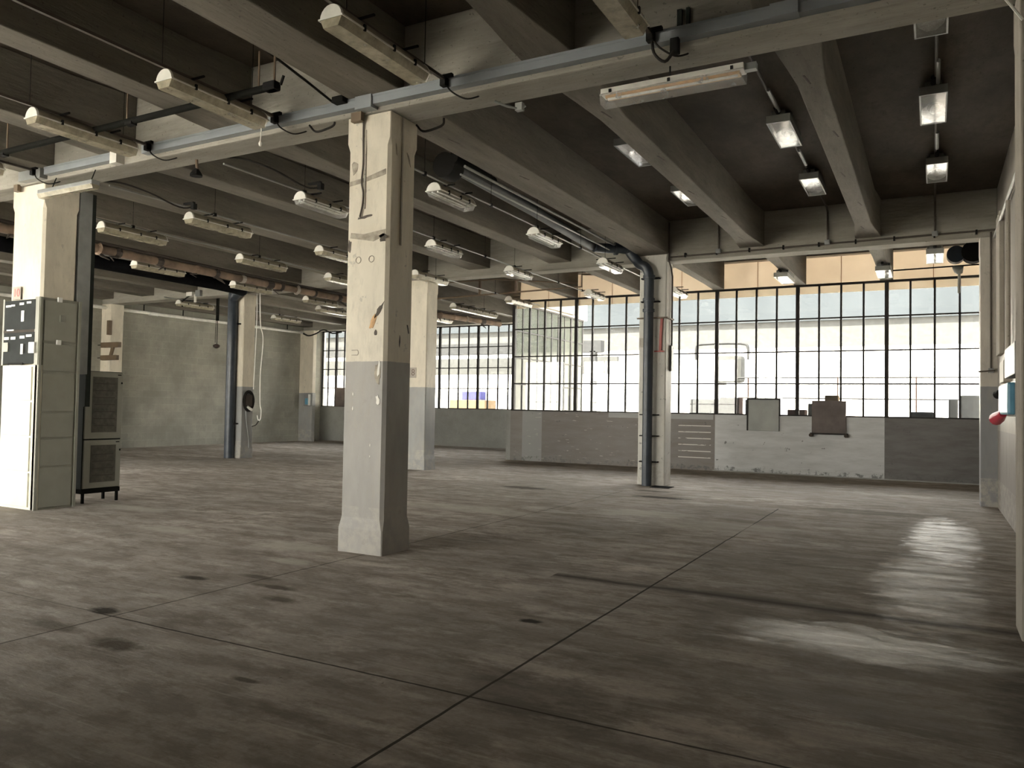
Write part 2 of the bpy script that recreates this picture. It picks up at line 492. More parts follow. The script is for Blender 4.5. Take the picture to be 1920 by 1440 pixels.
    def ell(sx, sy, rx, ry, soft=1.0):
        q = n.nodes.new('ShaderNodeVectorMath')
        q.operation = 'MULTIPLY_ADD'
        n.links.new(g.P(), q.inputs[0])
        q.inputs[1].default_value = (1 / rx, 1 / ry, 0)
        q.inputs[2].default_value = (-sx / rx, -sy / ry, 0)
        l = n.nodes.new('ShaderNodeVectorMath')
        l.operation = 'LENGTH'
        n.links.new(q.outputs[0], l.inputs[0])
        return g.math('MULTIPLY', g.math('SUBTRACT', 1.3, g.math('ADD', l.outputs['Value'], g.math('MULTIPLY', nz, 1.0))), soft, clamp=True)
    # worn, polished places where the surface has lost its dust
    gm = g.math('MULTIPLY', ell(0.12, 11.5, .36, 2.0, 1.8), 1.0)
    gm = g.math('MAXIMUM', gm, g.math('MULTIPLY', ell(-0.02, 8.4, .42, 1.7, 1.6), 0.65))
    gm = g.math('MAXIMUM', gm, g.math('MULTIPLY', ell(-0.40, 6.0, .85, .42, 1.8), 0.85))
    gm = g.math('MAXIMUM', gm, g.math('MULTIPLY', ell(-0.3, 4.9, .9, .7, 1.0), 0.16))
    gm = g.math('MAXIMUM', gm, g.math('MULTIPLY', ell(-3.9, 11.6, .55, 1.6, 1.4), 0.20))
    gm = g.math('MAXIMUM', gm, g.math('MULTIPLY', ell(-8.5, 12.5, 4.5, 3.0, 0.8), 0.12))
    streaky = g.ramp(g.noise(3.0, 6, 0.75, g.scale(g.P(), (0.35, 1.6, 1))), [(0.36, 0.12), (0.60, 1.0)])
    gm = g.math('MULTIPLY', gm, streaky)
    o = [x_ for x_ in n.nodes if x_.type == 'OUTPUT_MATERIAL'][0]
    df = n.nodes.new('ShaderNodeBsdfDiffuse')
    n.links.new(c, df.inputs['Color'])
    gl = n.nodes.new('ShaderNodeBsdfGlossy')
    gl.inputs['Color'].default_value = (1, .97, .92, 1)
    g.n.links.new(g.math('SUBTRACT', 0.5, g.math('MULTIPLY', gm, 0.22)), gl.inputs['Roughness'])
    fac = g.math('ADD', 0.014, g.math('MULTIPLY', gm, 0.20))
    mx = n.nodes.new('ShaderNodeMixShader')
    n.links.new(fac, mx.inputs[0])
    n.links.new(df.outputs[0], mx.inputs[1])
    n.links.new(gl.outputs[0], mx.inputs[2])
    n.links.new(mx.outputs[0], o.inputs[0])
    bp = n.nodes.new('ShaderNodeBump')
    bp.inputs['Strength'].default_value = 0.4
    bp.inputs['Distance'].default_value = 0.03
    n.links.new(g.noise(4.0, 9, 0.75, g.scale(g.P(), (0.5, 1.8, 1))), bp.inputs['Height'])
    n.links.new(bp.outputs[0], df.inputs['Normal'])
    n.links.new(bp.outputs[0], gl.inputs['Normal'])
    n.nodes.remove(p)
    return m
M['floor'] = floor_mat()
M['ground'] = concrete('yard_ground', (0.45, 0.43, 0.4), 0.1)
M['clad'] = plain('blue_grey_cladding', (0.026, 0.029, 0.0315), 0.6, 0, 0.1, 0.4, spec=0.0)
M['offwhite'] = plain('white_render', (0.62, 0.6, 0.56), 0.7, 0, 0.08, 0.5, spec=0.0)
M['yardgrey'] = plain('yard_grey', (0.03, 0.03, 0.03), 0.6, spec=0.0)
M['yardlight'] = plain('yard_light_grey', (0.042, 0.042, 0.040), 0.6, spec=0.0)
M['yardbrown'] = plain('yard_brown', (0.028, 0.019, 0.016), 0.7, spec=0.0)
M['yardblue'] = plain('yard_blue', (0.04, 0.04, 0.10), 0.6, spec=0.0)
M['yardtan'] = plain('yard_tan', (0.10, 0.072, 0.045), 0.7, spec=0.0)

# ---------------------------------------------------------------- mesh helpers
class MB:
    def __init__(s):
        s.bm = bmesh.new()
    def box(s, x0, x1, y0, y1, z0, z1, bev=0.0):
        vs = [s.bm.verts.new((x, y, z)) for z in (z0, z1) for y in (y0, y1) for x in (x0, x1)]
        fs = [(0, 2, 3, 1), (4, 5, 7, 6), (0, 1, 5, 4), (2, 6, 7, 3), (0, 4, 6, 2), (1, 3, 7, 5)]
        nf = [s.bm.faces.new([vs[i] for i in f]) for f in fs]
        if bev:
            es = set(e for f in nf for e in f.edges)
            bmesh.ops.bevel(s.bm, geom=list(es), offset=bev, segments=2, affect='EDGES', profile=0.6)
        return s
    def prism(s, pts, vec):
        """pts: planar polygon (3d points), extruded by vec"""
        a = [s.bm.verts.new(p) for p in pts]
        b = [s.bm.verts.new(Vector(p) + Vector(vec)) for p in pts]
        s.bm.faces.new(a)
        s.bm.faces.new(b[::-1])
        k = len(pts)
        for i in range(k):
            j = (i + 1) % k
            s.bm.faces.new((a[j], a[i], b[i], b[j]))
        return s
    def rings(s, rings, cap=True):
        R = [[s.bm.verts.new(p) for p in r] for r in rings]
        k = len(R[0])
        for q in range(len(R) - 1):
            for i in range(k):
                j = (i + 1) % k
                s.bm.faces.new((R[q][i], R[q][j], R[q + 1][j], R[q + 1][i]))
        if cap:
            s.bm.faces.new(R[0][::-1])
            s.bm.faces.new(R[-1])
        return s
    def tube(s, pts, r, n=10, smooth_pts=0):
        pts = [Vector(p) for p in pts]
        if smooth_pts:
            pts = catmull(pts, smooth_pts)
        rr = r if isinstance(r, (list, tuple)) else [r] * len(pts)
        rings = []
        up = None
        for i, p in enumerate(pts):
            if i == 0:
                d = pts[1] - p
            elif i == len(pts) - 1:
                d = p - pts[i - 1]
            else:
                d = (pts[i + 1] - p).normalized() + (p - pts[i - 1]).normalized()
            d.normalize()
            if up is None:
                up = Vector((0, 0, 1)) if abs(d.z) < 0.9 else Vector((1, 0, 0))
            a = d.cross(up)
            a.normalize()
            up = a.cross(d)
            up.normalize()
            rings.append([p + (a * math.cos(t) + up * math.sin(t)) * rr[i] for t in [2 * PI * q / n for q in range(n)]])
        s.rings(rings)
        return s
    def build(s, name, mat, parent=None, smooth=False, origin=None):
        bm = s.bm
        bmesh.ops.recalc_face_normals(bm, faces=bm.faces)
        org = Vector((0, 0, 0))
        if parent is not None:
            org = Vector(parent['_o'])
        elif origin is not None:
            org = Vector(origin)
        if org.length:
            bmesh.ops.translate(bm, verts=bm.verts, vec=-org)
        me = bpy.data.meshes.new(name)
        if smooth:
            for f in bm.faces:
                f.smooth = True
        bm.to_mesh(me)
        bm.free()
        if smooth:
            try:
                me.set_sharp_from_angle(angle=math.radians(40))
            except Exception:
                pass
        o = bpy.data.objects.new(name, me)
        me.materials.append(M[mat])
        COL.objects.link(o)
        if parent is not None:
            o.parent = parent
            o['_o'] = tuple(org)
        else:
            o.location = org
            o['_o'] = tuple(org)
        return o

def catmull(p, k):
    res = []
    q = [p[0] * 2 - p[1]] + p + [p[-1] * 2 - p[-2]]
    for i in range(1, len(q) - 2):
        for t in range(k):
            u = t / k
            a, b, c, d = q[i - 1], q[i], q[i + 1], q[i + 2]
            res.append(0.5 * ((2 * b) + (c - a) * u + (2 * a - 5 * b + 4 * c - d) * u * u + (3 * b - a - 3 * c + d) * u ** 3))
    res.append(p[-1])
    return res

def thing(name, loc, label, cat, group=None):
    o = bpy.data.objects.new(name, None)
    o.empty_display_size = 0.1
    COL.objects.link(o)
    o.location = loc
    o['_o'] = tuple(loc)
    return tag(o, label, cat, group)

def tag(o, label, cat, group=None):
    o['label'] = label
    o['category'] = cat
    if group:
        o['group'] = group
    return o

def struct(o, label=None):
    o['kind'] = 'structure'
    if label:
        o['label'] = label
    return o

def text(name, s, size, loc, rot, mat, parent, depth=0.002):
    cu = bpy.data.curves.new(name, 'FONT')
    cu.body = s
    cu.size = size
    cu.extrude = depth
    cu.align_x = 'CENTER'
    cu.align_y = 'CENTER'
    t = bpy.data.objects.new(name, cu)
    COL.objects.link(t)
    dg = bpy.context.evaluated_depsgraph_get()
    me = bpy.data.meshes.new_from_object(t.evaluated_get(dg))
    bpy.data.objects.remove(t)
    o = bpy.data.objects.new(name, me)
    me.materials.clear()
    me.materials.append(M[mat])
    COL.objects.link(o)
    o.parent = parent
    o.location = Vector(loc) - Vector(parent['_o'])
    o.rotation_euler = rot
    return o

def copy_tree(o, parent=None):
    c = o.copy()
    COL.objects.link(c)
    if parent is not None:
        c.parent = parent
    for ch in list(o.children):
        copy_tree(ch, c)
    return c

# ---------------------------------------------------------------- dimensions
XL, XR = -24.2, 1.0
YB, YA0, YA1 = -2.8, 6.62, 7.04
YG0, YG1 = 16.1, 16.52
YW, YF = 21.0, 26.63
XC = -11.4
ZG, ZJ, ZS = 4.78, 4.94, 5.65
SILL, WTOP = 1.51, 4.86

# ---------------------------------------------------------------- structure
struct(MB().box(XL - .3, XR + .3, YB - .3, YF + .3, -0.2, 0).build('floor', 'floor'))
b = MB()
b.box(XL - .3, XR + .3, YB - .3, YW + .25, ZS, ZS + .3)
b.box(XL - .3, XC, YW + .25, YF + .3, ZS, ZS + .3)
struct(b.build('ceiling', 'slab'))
b = MB()
b.box(XL - .3, XL, YB - .3, -.5, 0, ZS).box(XL - .3, XL, 11.5, YF + .3, 0, ZS)
b.box(XL - .3, XL, -.5, 11.5, 0, .8).box(XL - .3, XL, -.5, 11.5, 4.6, ZS)
struct(b.build('wall_left', 'block'))
struct(MB().box(XR, XR + .3, YB - .3, YW + .25, 0, ZS).build('wall_right', 'wall_right'))
b = MB()
b.box(XL, -23.5, YB - .3, YB, 0, ZS).box(-6.9, XR, YB - .3, YB, 0, ZS)
b.box(-23.5, -6.9, YB - .3, YB, 0, .8).box(-23.5, -6.9, YB - .3, YB, 4.6, ZS)
struct(b.build('wall_back', 'cream'))
struct(MB().box(XC, XR, YW, YW + .25, 0, SILL).build('wall_front', 'dado'))
struct(MB().box(XC, XR, YW + .25, YW + .262, 4.67, ZS).build('trim_1', 'tanpanel'))
struct(MB().box(XC - .15, XC, YW + .0, YF, 0, SILL).build('wall_return', 'fardado'))
struct(MB().box(XC - .15, XC, YW + .0, YF, WTOP + .03, ZS).build('trim_2', 'cream'))
struct(MB().box(XL, XC, YF, YF + .25, 0, SILL).build('wall_far', 'fardado'))
struct(MB().box(XL, XC, YF, YF + .25, WTOP + .03, ZS).build('trim_3', 'cream'))
# slim plastered ledge at the foot of the dado
struct(MB().box(-5.2, .96, YW - .015, YW, 0, .03).build('baseboard_front', 'fardado'))

# ---- windows: steel grids, each window frame one mesh, its glass a part
def window(name, xs, heavy, y, z0, z1, trans, horiz_axis='x', gm='glass'):
    b = MB()
    def bar(a0, a1, c0, c1, d):
        if horiz_axis == 'x':
            b.box(a0, a1, y - d, y + d, c0, c1)
        else:
            b.box(y - d, y + d, a0, a1, c0, c1)
    for i, v in enumerate(xs):
        hw = 0.045 if i in heavy else 0.023
        bar(v - hw, v + hw, z0, z1, 0.045 if i in heavy else 0.028)
    lo, hi = min(xs), max(xs)
    for z in trans:
        bar(lo, hi, z - .018, z + .018, 0.022)
    bar(lo - .03, hi + .03, z1 - .02, z1 + .03, .05)
    bar(lo - .03, hi + .03, z0 - .005, z0 + .035, .05)
    o = b.build(name, 'steel')
    struct(o)
    b = MB()
    if horiz_axis == 'x':
        b.box(lo, hi, y - .003, y + .003, z0, z1)
    else:
        b.box(y - .003, y + .003, lo, hi, z0, z1)
    b.build('window_glass', gm, o)
    return o
TR = [2.34, 3.17, 4.01]
xs = [-1.0 - .518 * k for k in range(-3, 20)]
xs = sorted([v for v in xs if XC + .06 < v < XR - .04] + [XC + .02, XR - .02])
heavy = {i for i, v in enumerate(xs) if any(abs(v - (-1.0 - 2.072 * k)) < .02 for k in range(0, 6))} | {0}
window('window_1', xs, heavy, YW + .1, SILL, WTOP, TR)
struct(MB().box(XC, XR, YW, YW + .25, ZS - .05, ZS).build('trim_4', 'cream'))
ys = [YW + .3 + .53 * k for k in range(11)]
window('window_2', ys, {0, 4, 8}, XC - .07, SILL, WTOP, TR, 'y', 'dustyglass')
xs = [-16.03 - .46 * k for k in range(-9, 18)]
xs = sorted([v for v in xs if XL + .05 < v < XC - .2] + [XL + .03, XC - .17])
heavy = {i for i, v in enumerate(xs) if any(abs(v - (-16.03 - 1.84 * k)) < .02 for k in range(-3, 5))}
window('window_3', xs, heavy, YF + .1, SILL, WTOP, TR)
xs = [-23.5 + 1.385 * k for k in range(13)]
window('window_4', xs, set(), YB - .15, .8, 4.6, [2.0, 3.3])
window('window_5', [-.5 + 1.2 * k for k in range(11)], set(), XL - .15, .8, 4.6, [2.0, 3.3], 'y')

# ---- girders
def girder(x0, x1, y0, y1, label):
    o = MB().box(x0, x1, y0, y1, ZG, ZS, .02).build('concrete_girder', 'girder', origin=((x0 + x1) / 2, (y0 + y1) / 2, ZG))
    return tag(o, label, 'ceiling girder')
girder(XL, XR, YA0, YA1, 'deep pale concrete girder carrying the blue-grey cable tray over the front columns')
girder(XL, XR, YG0, YG1, 'deep concrete girder over the pipe column, carrying thin conduits, nearer the windows')
girder(XL, XC - .15, 25.45, 25.87, 'far concrete girder just in front of the far steel-framed window')

# ---- joists: soffit flares out at both ends, slightly tapered sides
def joist(xc, w, y0, y1, zb, flare, label, group, mat='joist', slits=False):
    L = y1 - y0
    st = [(0, flare), (.35, flare * .8), (.8, flare * .35), (1.25, 0), (L - 1.25, 0), (L - .8, flare * .35), (L - .35, flare * .8), (L, flare)]
    if L < 3:
        st = [(0, flare), (L, flare * .3)]
    rings = []
    for d, f in st:
        h = w / 2 + f
        y = y0 + d
        top = max(h, w / 2 + .03)
        rings.append([(xc - h, y, zb), (xc + h, y, zb), (xc + top, y, ZS), (xc - top, y, ZS)])
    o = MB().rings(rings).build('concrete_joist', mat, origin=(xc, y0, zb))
    md = o.modifiers.new('bev', 'BEVEL')
    md.width = .012
    md.segments = 2
    md.limit_method = 'ANGLE'
    if slits:
        for q in range(5):
            yy = y0 + 1.0 + q * 1.75
            dx = .05 if q % 2 else -.04
            MB().prism([(xc + dx - .012, yy, zb), (xc + dx + .008, yy, zb), (xc + dx + .04, yy + .24, zb), (xc + dx + .025, yy + .24, zb)], (0, 0, -.003)).build('form_tie_slit', 'darkscar', o)
    return tag(o, label, 'ceiling joist', group)
JX = [(-1.09, .27), (-3.235, .31), (-5.29, .58), (-7.52, .38), (-9.67, .42), (-11.5, .58), (-13.6, .4), (-15.7, .4), (-17.85, .58), (-19.9, .4), (-21.9, .4), (-23.9, .5)]
WHICH = ['nearest the right wall', 'second in from the right wall', 'in line with the pipe column', 'just left of the line of the pipe column',
         'two bays left of the pipe column', 'in line with the column numbered 18', 'just left of the line of the column numbered 18',
         'just right of the line of the drainpipe column', 'in line with the drainpipe column at the far left', 'just left of the drainpipe column line',
         'second in from the block wall', 'hard against the grey block wall']
for i, (jx, jw) in enumerate(JX):
    joist(jx, jw, YA1, YG0, ZJ, .09 if jw < .5 else .04, 'middle bay concrete joist, ' + WHICH[i], 'middle bay joists', slits=i < 3)
    if i < 9:
        joist(jx, jw, YB, YA0, ZJ, .11 if jw < .5 else .05, 'front bay concrete joist, ' + WHICH[i], 'front bay joists')
for jx, k in ((-1.0, 'nearest the right wall'), (-3.0, 'between the two metal sheets in the window'), (-5.08, 'just right of the pipe column'),
              (-7.2, 'just left of the pipe column'), (-9.35, 'second left of the pipe column')):
    joist(jx, .23, YG1, YW, 4.87, .03, 'short joist running to the near window wall, ' + k, 'window bay joists')
for i in range(5, 12):
    jx, jw = JX[i]
    joist(jx, jw * .8, YG1, 25.45, ZJ, .05, 'far left bay concrete joist, ' + WHICH[i], 'far bay joists')

# ---- columns: chamfered edges between square foot and square head
def column(name, x0, x1, y0, y1, z1, mat, label, ch=.035, foot=.26, head=.28, fx=.012, cat='column'):
    def ring(z, c, e=0):
        a0, a1, b0, b1 = x0 - e, x1 + e, y0 - e, y1 + e
        c = max(c, .004)
        return [(a0 + c, b0, z), (a1 - c, b0, z), (a1, b0 + c, z), (a1, b1 - c, z), (a1 - c, b1, z), (a0 + c, b1, z), (a0, b1 - c, z), (a0, b0 + c, z)]
    R = [ring(0, .01, fx), ring(foot, .012, fx), ring(foot + .12, ch), ring(z1 - head - .08, ch), ring(z1 - head, .008, .006), ring(z1, .008, .006)]
    r = thing(name, ((x0 + x1) / 2, (y0 + y1) / 2, 0), label, cat)
    MB().rings(R).build('shaft', mat, r)
    return r
c_main = column('concrete_column', -5.73, -5.15, 6.66, 7.14, ZG, 'col_main', 'big two-tone square column in the middle foreground, cream above and grey below')
c_left = column('concrete_column', -12.26, -11.47, 6.68, 7.2, ZG, 'col', 'cream column at the left edge rising out of the electrical enclosures', fx=.0)
c_pipe = column('concrete_column', -5.60, -5.0, 16.08, 16.52, ZG + .15, 'col_pipe', 'peeling pale column with the dark drainpipe running down its front', ch=.02, foot=.1, head=.0, fx=.0)
c_drain = column('concrete_column', -18.2, -17.62, 16.1, 16.55, ZG, 'col', 'two-tone column with a dark drainpipe and coiled cable near the block wall', ch=.02)
c_mid = column('concrete_column', -11.75, -11.17, 16.1, 16.55, ZG, 'col', 'two-tone column half hidden behind the big foreground column, carrying a number plate', ch=.02)
c_rw = column('wall_pier', .74, 1.02, 16.1, 16.5, ZG, 'col_right', 'two-tone pier on the right wall beside the window, holding thin conduits', ch=.01, fx=.0, cat='pier')
c_ra = column('wall_pier', .56, 1.02, 6.66, 7.14, ZG, 'cream', 'pale pier cut by the right edge of the picture, nearest the camera', ch=.01, fx=.0, cat='pier')
c_lb = column('wall_pier', -24.22, -23.72, 16.1, 16.55, ZG, 'col', 'cream pier on the block wall above the grey cabinet with brown brackets', ch=.01, fx=.0, cat='pier')
c_lc = column('wall_pier', -24.22, -23.45, 25.3, 25.5, ZG, 'col', 'cream pier in the far corner beside the far window', ch=.01, fx=.0, cat='pier')

# surface scars on the main column (paint repairs, gouges): thin raised/sunk plaster scars
def scar(parent, name, pts, mat, d, axis='y'):
    """irregular flat patch; pts are (u, z) on a face; d = face coordinate"""
    if axis == 'y':
        b = MB().prism([(u, d, z) for u, z in pts], (0, -.004, 0))
    else:
        b = MB().prism([(d, u, z) for u, z in pts], (.004, 0, 0))
    return b.build(name, mat, parent)
M['scar'] = plain('bare_mortar_scar', (0.34, 0.30, 0.24), 0.9, 0, 0.35, 12, 0.3)
M['rust'] = plain('rust_stain', (0.50, 0.31, 0.16), 0.9, 0, 0.4, 10)
M['darkscar'] = plain('dark_gouge', (0.10, 0.085, 0.07), 0.9, 0, 0.4, 12)
M['chip'] = plain('white_paint_chip', (0.75, 0.72, 0.66), 0.7)
def blob(cx, cz, rx, rz, n=14, j=.35, rot=0, seed=0):
    rnd = random.Random(seed)
    P = []
    for i in range(n):
        t = 2 * PI * i / n
        k = 1 + rnd.uniform(-j, j)
        a, b = rx * k * math.cos(t), rz * k * math.sin(t)
        P.append((cx + a * math.cos(rot) - b * math.sin(rot), cz + a * math.sin(rot) + b * math.cos(rot)))
    return P
F = 6.66
scar(c_main, 'mortar_patch', [(-5.70, 4.02), (-5.46, 4.05), (-5.24, 4.09), (-5.20, 4.10), (-5.20, 4.16), (-5.45, 4.10), (-5.70, 4.07)], 'scar', F)
scar(c_main, 'mortar_patch', [(-5.67, 3.44), (-5.5, 3.41), (-5.35, 3.38), (-5.2, 3.43), (-5.19, 3.50), (-5.3, 3.49), (-5.48, 3.47), (-5.66, 3.50)], 'scar', F)
scar(c_main, 'mortar_patch', blob(-5.63, 4.22, .05, .07, 10, .3, 0, 3), 'scar', F)
scar(c_main, 'gouge', blob(-5.22, 3.41, .05, .035, 12, .4, 0, 5), 'darkscar', F)
scar(c_main, 'gouge', blob(-5.48, 3.66, .09, .016, 12, .4, .1, 6), 'darkscar', F)
scar(c_main, 'gouge', blob(-5.68, 3.35, .025, .07, 10, .3, 0, 8), 'darkscar', F)
scar(c_main, 'gouge', blob(-5.25, 2.62, .025, .10, 12, .3, -.6, 9), 'darkscar', F)
scar(c_main, 'rust_stain', blob(-5.33, 2.50, .03, .09, 12, .3, -.5, 10), 'rust', F)
scar(c_main, 'gouge', blob(-5.29, 2.38, .02, .03, 8, .3, 0, 11), 'darkscar', F)
scar(c_main, 'gouge', blob(-5.25, 1.95, .04, .12, 14, .3, .1, 12), 'scar', F)
scar(c_main, 'chip', blob(-5.235, 1.99, .018, .08, 10, .3, -.1, 14), 'chip', F - .003)
scar(c_main, 'chip', blob(-5.24, 1.66, .022, .05, 10, .3, .1, 15), 'chip', F - .003)
scar(c_main, 'chip', blob(-5.58, 1.72, .008, .02, 8, .2, 0, 16), 'chip', F)
scar(c_main, 'chip', blob(-5.58, 1.56, .008, .022, 8, .2, 0, 17), 'chip', F)
scar(c_main, 'chip', blob(-5.33, 1.17, .008, .02, 8, .2, 0, 18), 'chip', F)
scar(c_main, 'chip', blob(-5.33, 1.05, .006, .012, 8, .2, 0, 19), 'chip', F)
for cx in (-5.55, -5.37):
    rr = thing  # rings left by removed plugs
    b = MB()
    pts = [(cx + .035 * math.cos(t), F - .001, 3.19 + .035 * math.sin(t)) for t in [2 * PI * i / 16 for i in range(17)]]
    b.tube(pts, .005, 5).build('plug_ring', 'scar', c_main)
b = MB()
b.tube([(-5.615, F - .001, 2.20), (-5.53, F - .001, 2.20), (-5.52, F - .001, 2.17), (-5.53, F - .001, 2.145), (-5.615, F - .001, 2.145)], .004, 5).build('painted_over_plate', 'scar', c_main)
b = MB()
b.box(-5.49, -5.47, F - .012, F, 3.75, 4.62).build('cable_cover', 'cream', c_main)
# thin cable duct on the right face
MB().box(-5.15, -5.138, 6.86, 6.885, 3.36, 4.78).build('cable_cover', 'cream', c_main)
scar(c_main, 'gouge', blob(6.77, 4.4, .012, .06, 8, .3, .2, 21), 'scar', -5.15, 'x')
scar(c_main, 'gouge', blob(7.0, 4.35, .012, .08, 8, .3, .4, 22), 'scar', -5.15, 'x')
scar(c_main, 'gouge', blob(6.9, 2.3, .010, .06, 8, .3, 0, 23), 'darkscar', -5.15, 'x')
scar(c_main, 'gouge', blob(7.05, 2.45, .010, .06, 8, .3, .3, 24), 'darkscar', -5.15, 'x')

o = MB().tube([(-5.505, F - .03, 4.86), (-5.505, F - .02, 4.5), (-5.50, F - .018, 4.25), (-5.515, F - .02, 4.05), (-5.49, F - .02, 3.92), (-5.50, F - .018, 3.78), (-5.53, F - .02, 3.66)], .010, 7, 4).build('hanging_cable', 'brownrail', smooth=True, origin=(-5.5, F, 3.66))
tag(o, 'dark cable hanging down the upper front of the big foreground column', 'cable')

# ---- number plates
def plate(x, z, y, w, h, s, mat_t, label, parent_mat='signgrey'):
    r = thing('number_plate', (x, y, z - h / 2), label, 'sign')
    pl_ = MB().box(x - w / 2, x + w / 2, y - .008, y, z - h / 2, z + h / 2).build('plate', parent_mat, r)
    text('number', s, h * .9, (x, y - .009, z), (PI / 2, 0, 0), mat_t, pl_)
    return r
plate(-12.04, 3.18, 6.655, .20, .19, '10', 'signred', 'grey number plate with red 10 on the left edge column')
plate(-11.62, 2.44, 16.095, .30, .26, '18', 'signdark', 'small brownish number plate reading 18 on the half hidden column')
plate(-5.52, 3.05, 16.075, .14, .20, '13', 'signgrey', 'faint cream number plate reading 13 beside the pipe on the peeling column', 'cream')

# ---- cable tray along the front girder
tr = thing('cable_tray', (-5.5, 6.56, 4.83), 'long blue-grey cable tray running along the lower edge of the front girder', 'cable tray')
def tray_seg(x0, x1, up=0):
    b = MB()
    b.box(x0, x1, 6.525, 6.62, 4.835, 4.925)
    b.box(x0, x1, 6.52, 6.532, 4.915, 4.94)
    b.build('tray_section', 'tray', tr)
tray_seg(-11.25, -9.72)
tray_seg(-9.1, -5.42)
tray_seg(-5.30, -1.18)
tray_seg(-0.96, 0.56)
MB().box(-11.86, -11.32, 6.51, 6.62, 4.80, 4.96).build('tray_box', 'greymetal', tr)
MB().box(-9.72, -9.58, 6.50, 6.62, 4.78, 4.95).build('tray_box', 'white_metal', tr)
MB().box(-5.52, -5.30, 6.50, 6.62, 4.80, 4.97).build('tray_box', 'tray', tr)
MB().box(-1.18, -.96, 6.49, 6.62, 4.83, 5.0).build('tray_box', 'tray', tr)
MB().box(-5.62, -5.48, 6.56, 6.62, 4.70, 4.80).build('tray_bracket', 'brownwood', tr)
MB().box(-12.1, -12.0, 6.58, 6.64, 4.70, 4.80).build('tray_bracket', 'brownwood', tr)

# ---- light fittings
def batten(length, wdt, label, group, mat='diffuser', tube=True, short=False):
    """hung tube light along y; origin at mid-length, bottom of lens"""
    r = thing('tube_light', (0, 0, 0), label, 'light fitting', group)
    h = length / 2
    R = wdt / 2
    z0 = .08
    n = 10
    def half(y, rad, zc):
        P = [(rad * math.cos(PI * i / n), y, zc + rad * .98 * math.sin(PI * i / n)) for i in range(n + 1)]
        return P
    MB().rings([half(-h + .02, R, z0), half(h - .02, R, z0)]).build('housing', 'fixture_top', r, True)
    for sy in (-1, 1):
        b = MB()
        b.rings([half(sy * (h - .021), R * 1.03, z0), half(sy * h, R * .98, z0)])
        b.build('end_cap', 'white_metal', r, True)
    # lens: tapered trough
    def tr_(y, k):
        return [(-R * 1.06 * k, y, z0), (-R * .72 * k, y, .004), (R * .72 * k, y, .004), (R * 1.06 * k, y, z0)]
    MB().rings([tr_(-h + .005, .92), tr_(-h + .03, 1), tr_(h - .03, 1), tr_(h - .005, .92)]).build('lens', mat, r)
    b = MB()
    b.box(-R * 1.1, -R * 1.02, -h, h, z0 - .006, z0 + .008).box(R * 1.02, R * 1.1, -h, h, z0 - .006, z0 + .008)
    b.box(-R * 1.1, R * 1.1, -h - .006, -h, z0 - .006, z0 + .008).box(-R * 1.1, R * 1.1, h, h + .006, z0 - .006, z0 + .008)
    b.build('rim', 'white_metal', r)
    if tube:
        b = MB()
        for sx in (-1, 1):
            b.tube([(sx * R * .38, -h + .04, z0 - .012), (sx * R * .38, h - .04, z0 - .012)], .013, 8)
        b.build('tubes', 'lamp', r, True)
    for k in (-.55, .1, .6):
        MB().box(R * .98, R * 1.14, h * k - .012, h * k + .012, z0 - .015, z0 + .04).build('clip', 'black', r)
    MB().box(-.23, .2, -h * .5 - .01, -h * .5 + .01, z0 + R * .97, z0 + R + .014).build('bracket', 'black', r)
    MB().box(-.23, .2, h * .5 - .01, h * .5 + .01, z0 + R * .97, z0 + R + .014).build('bracket', 'black', r)
    return r
M['fixture_top'] = plain('aged_beige_housing', (0.26, 0.225, 0.165), 0.55, 0, 0.2, 7)

def place(proto, used, x, y, z, label, rz=0, group=None):
    o = proto if not used else copy_tree(proto)
    o.location = (x, y, z)
    o.rotation_euler = (0, 0, rz)
    o['label'] = label
    if group:
        o['group'] = group
    return o
long_b = batten(1.27, .235, '', 'long tube lights')
LONG = [(-11.75, 5.55, 4.78, 'grimy tube light cut by the left edge above the left column'),
        (-9.17, 5.80, 4.78, 'grimy tube light with white half-round end, leftmost of the large near ones'),
        (-6.87, 5.80, 4.78, 'grimy tube light crossing the black pipe, a pull cord hanging at its far end'),
        (-4.47, 5.58, 4.77, 'largest dusty tube light with white half-round end, above and left of the main column'),
        (-2.25, 5.60, 4.77, 'tube light cut by the top edge, bright reflection line along its side'),
        (-11.0, 9.45, 4.6, 'dusty tube light right of the left column, white broken lens corner'),
        (-13.05, 9.25, 4.6, 'tube light just right of the left column top, above the brown lagged pipe'),
        (-13.05, 12.4, 4.6, 'tube light passing over the lagged pipe, second from the left column'),
        (-15.9, 11.95, 4.6, 'tube light below the black duct, shining edge'),
        (-16.1, 14.95, 4.6, 'tube light right above the drainpipe column at left'),
        (-16.3, 17.85, 4.6, 'tube light beyond the drainpipe column, between it and the main column'),
        (-17.5, 19.7, 4.6, 'far tube light touching the left edge of the main column'),
        (-20.8, 17.0, 4.6, 'tube light over the block wall left of the drainpipe column'),
        (-20.9, 21.1, 4.6, 'tube light low over the block wall right of the drainpipe column'),
        (-13.0, 20.75, 4.6, 'far tube light left of the window corner, nearer half of a bright pair'),
        (-13.0, 22.05, 4.6, 'far tube light left of the window corner, farther half of a bright pair'),
        (-15.4, 23.0, 4.6, 'bright tube light beside the column numbered 18, just above the far window'),
        (-12.9, 15.0, 4.6, 'tube light partly hidden by the left side of the main column'),
        (-10.86, 12.45, 4.6, 'tube light touching the left edge of the main column, third row'),
        (-10.7, 15.5, 4.6, 'tube light above the head of the column numbered 18'),
        (-10.7, 20.1, 4.6, 'tube light right over the corner where the two window walls meet')]
for i, (x, y, z, lb) in enumerate(LONG):
    k = .975 if z > 4.7 else .977
    place(long_b, i, x * k, y * k, 4.70 if z > 4.7 else 4.53, lb)
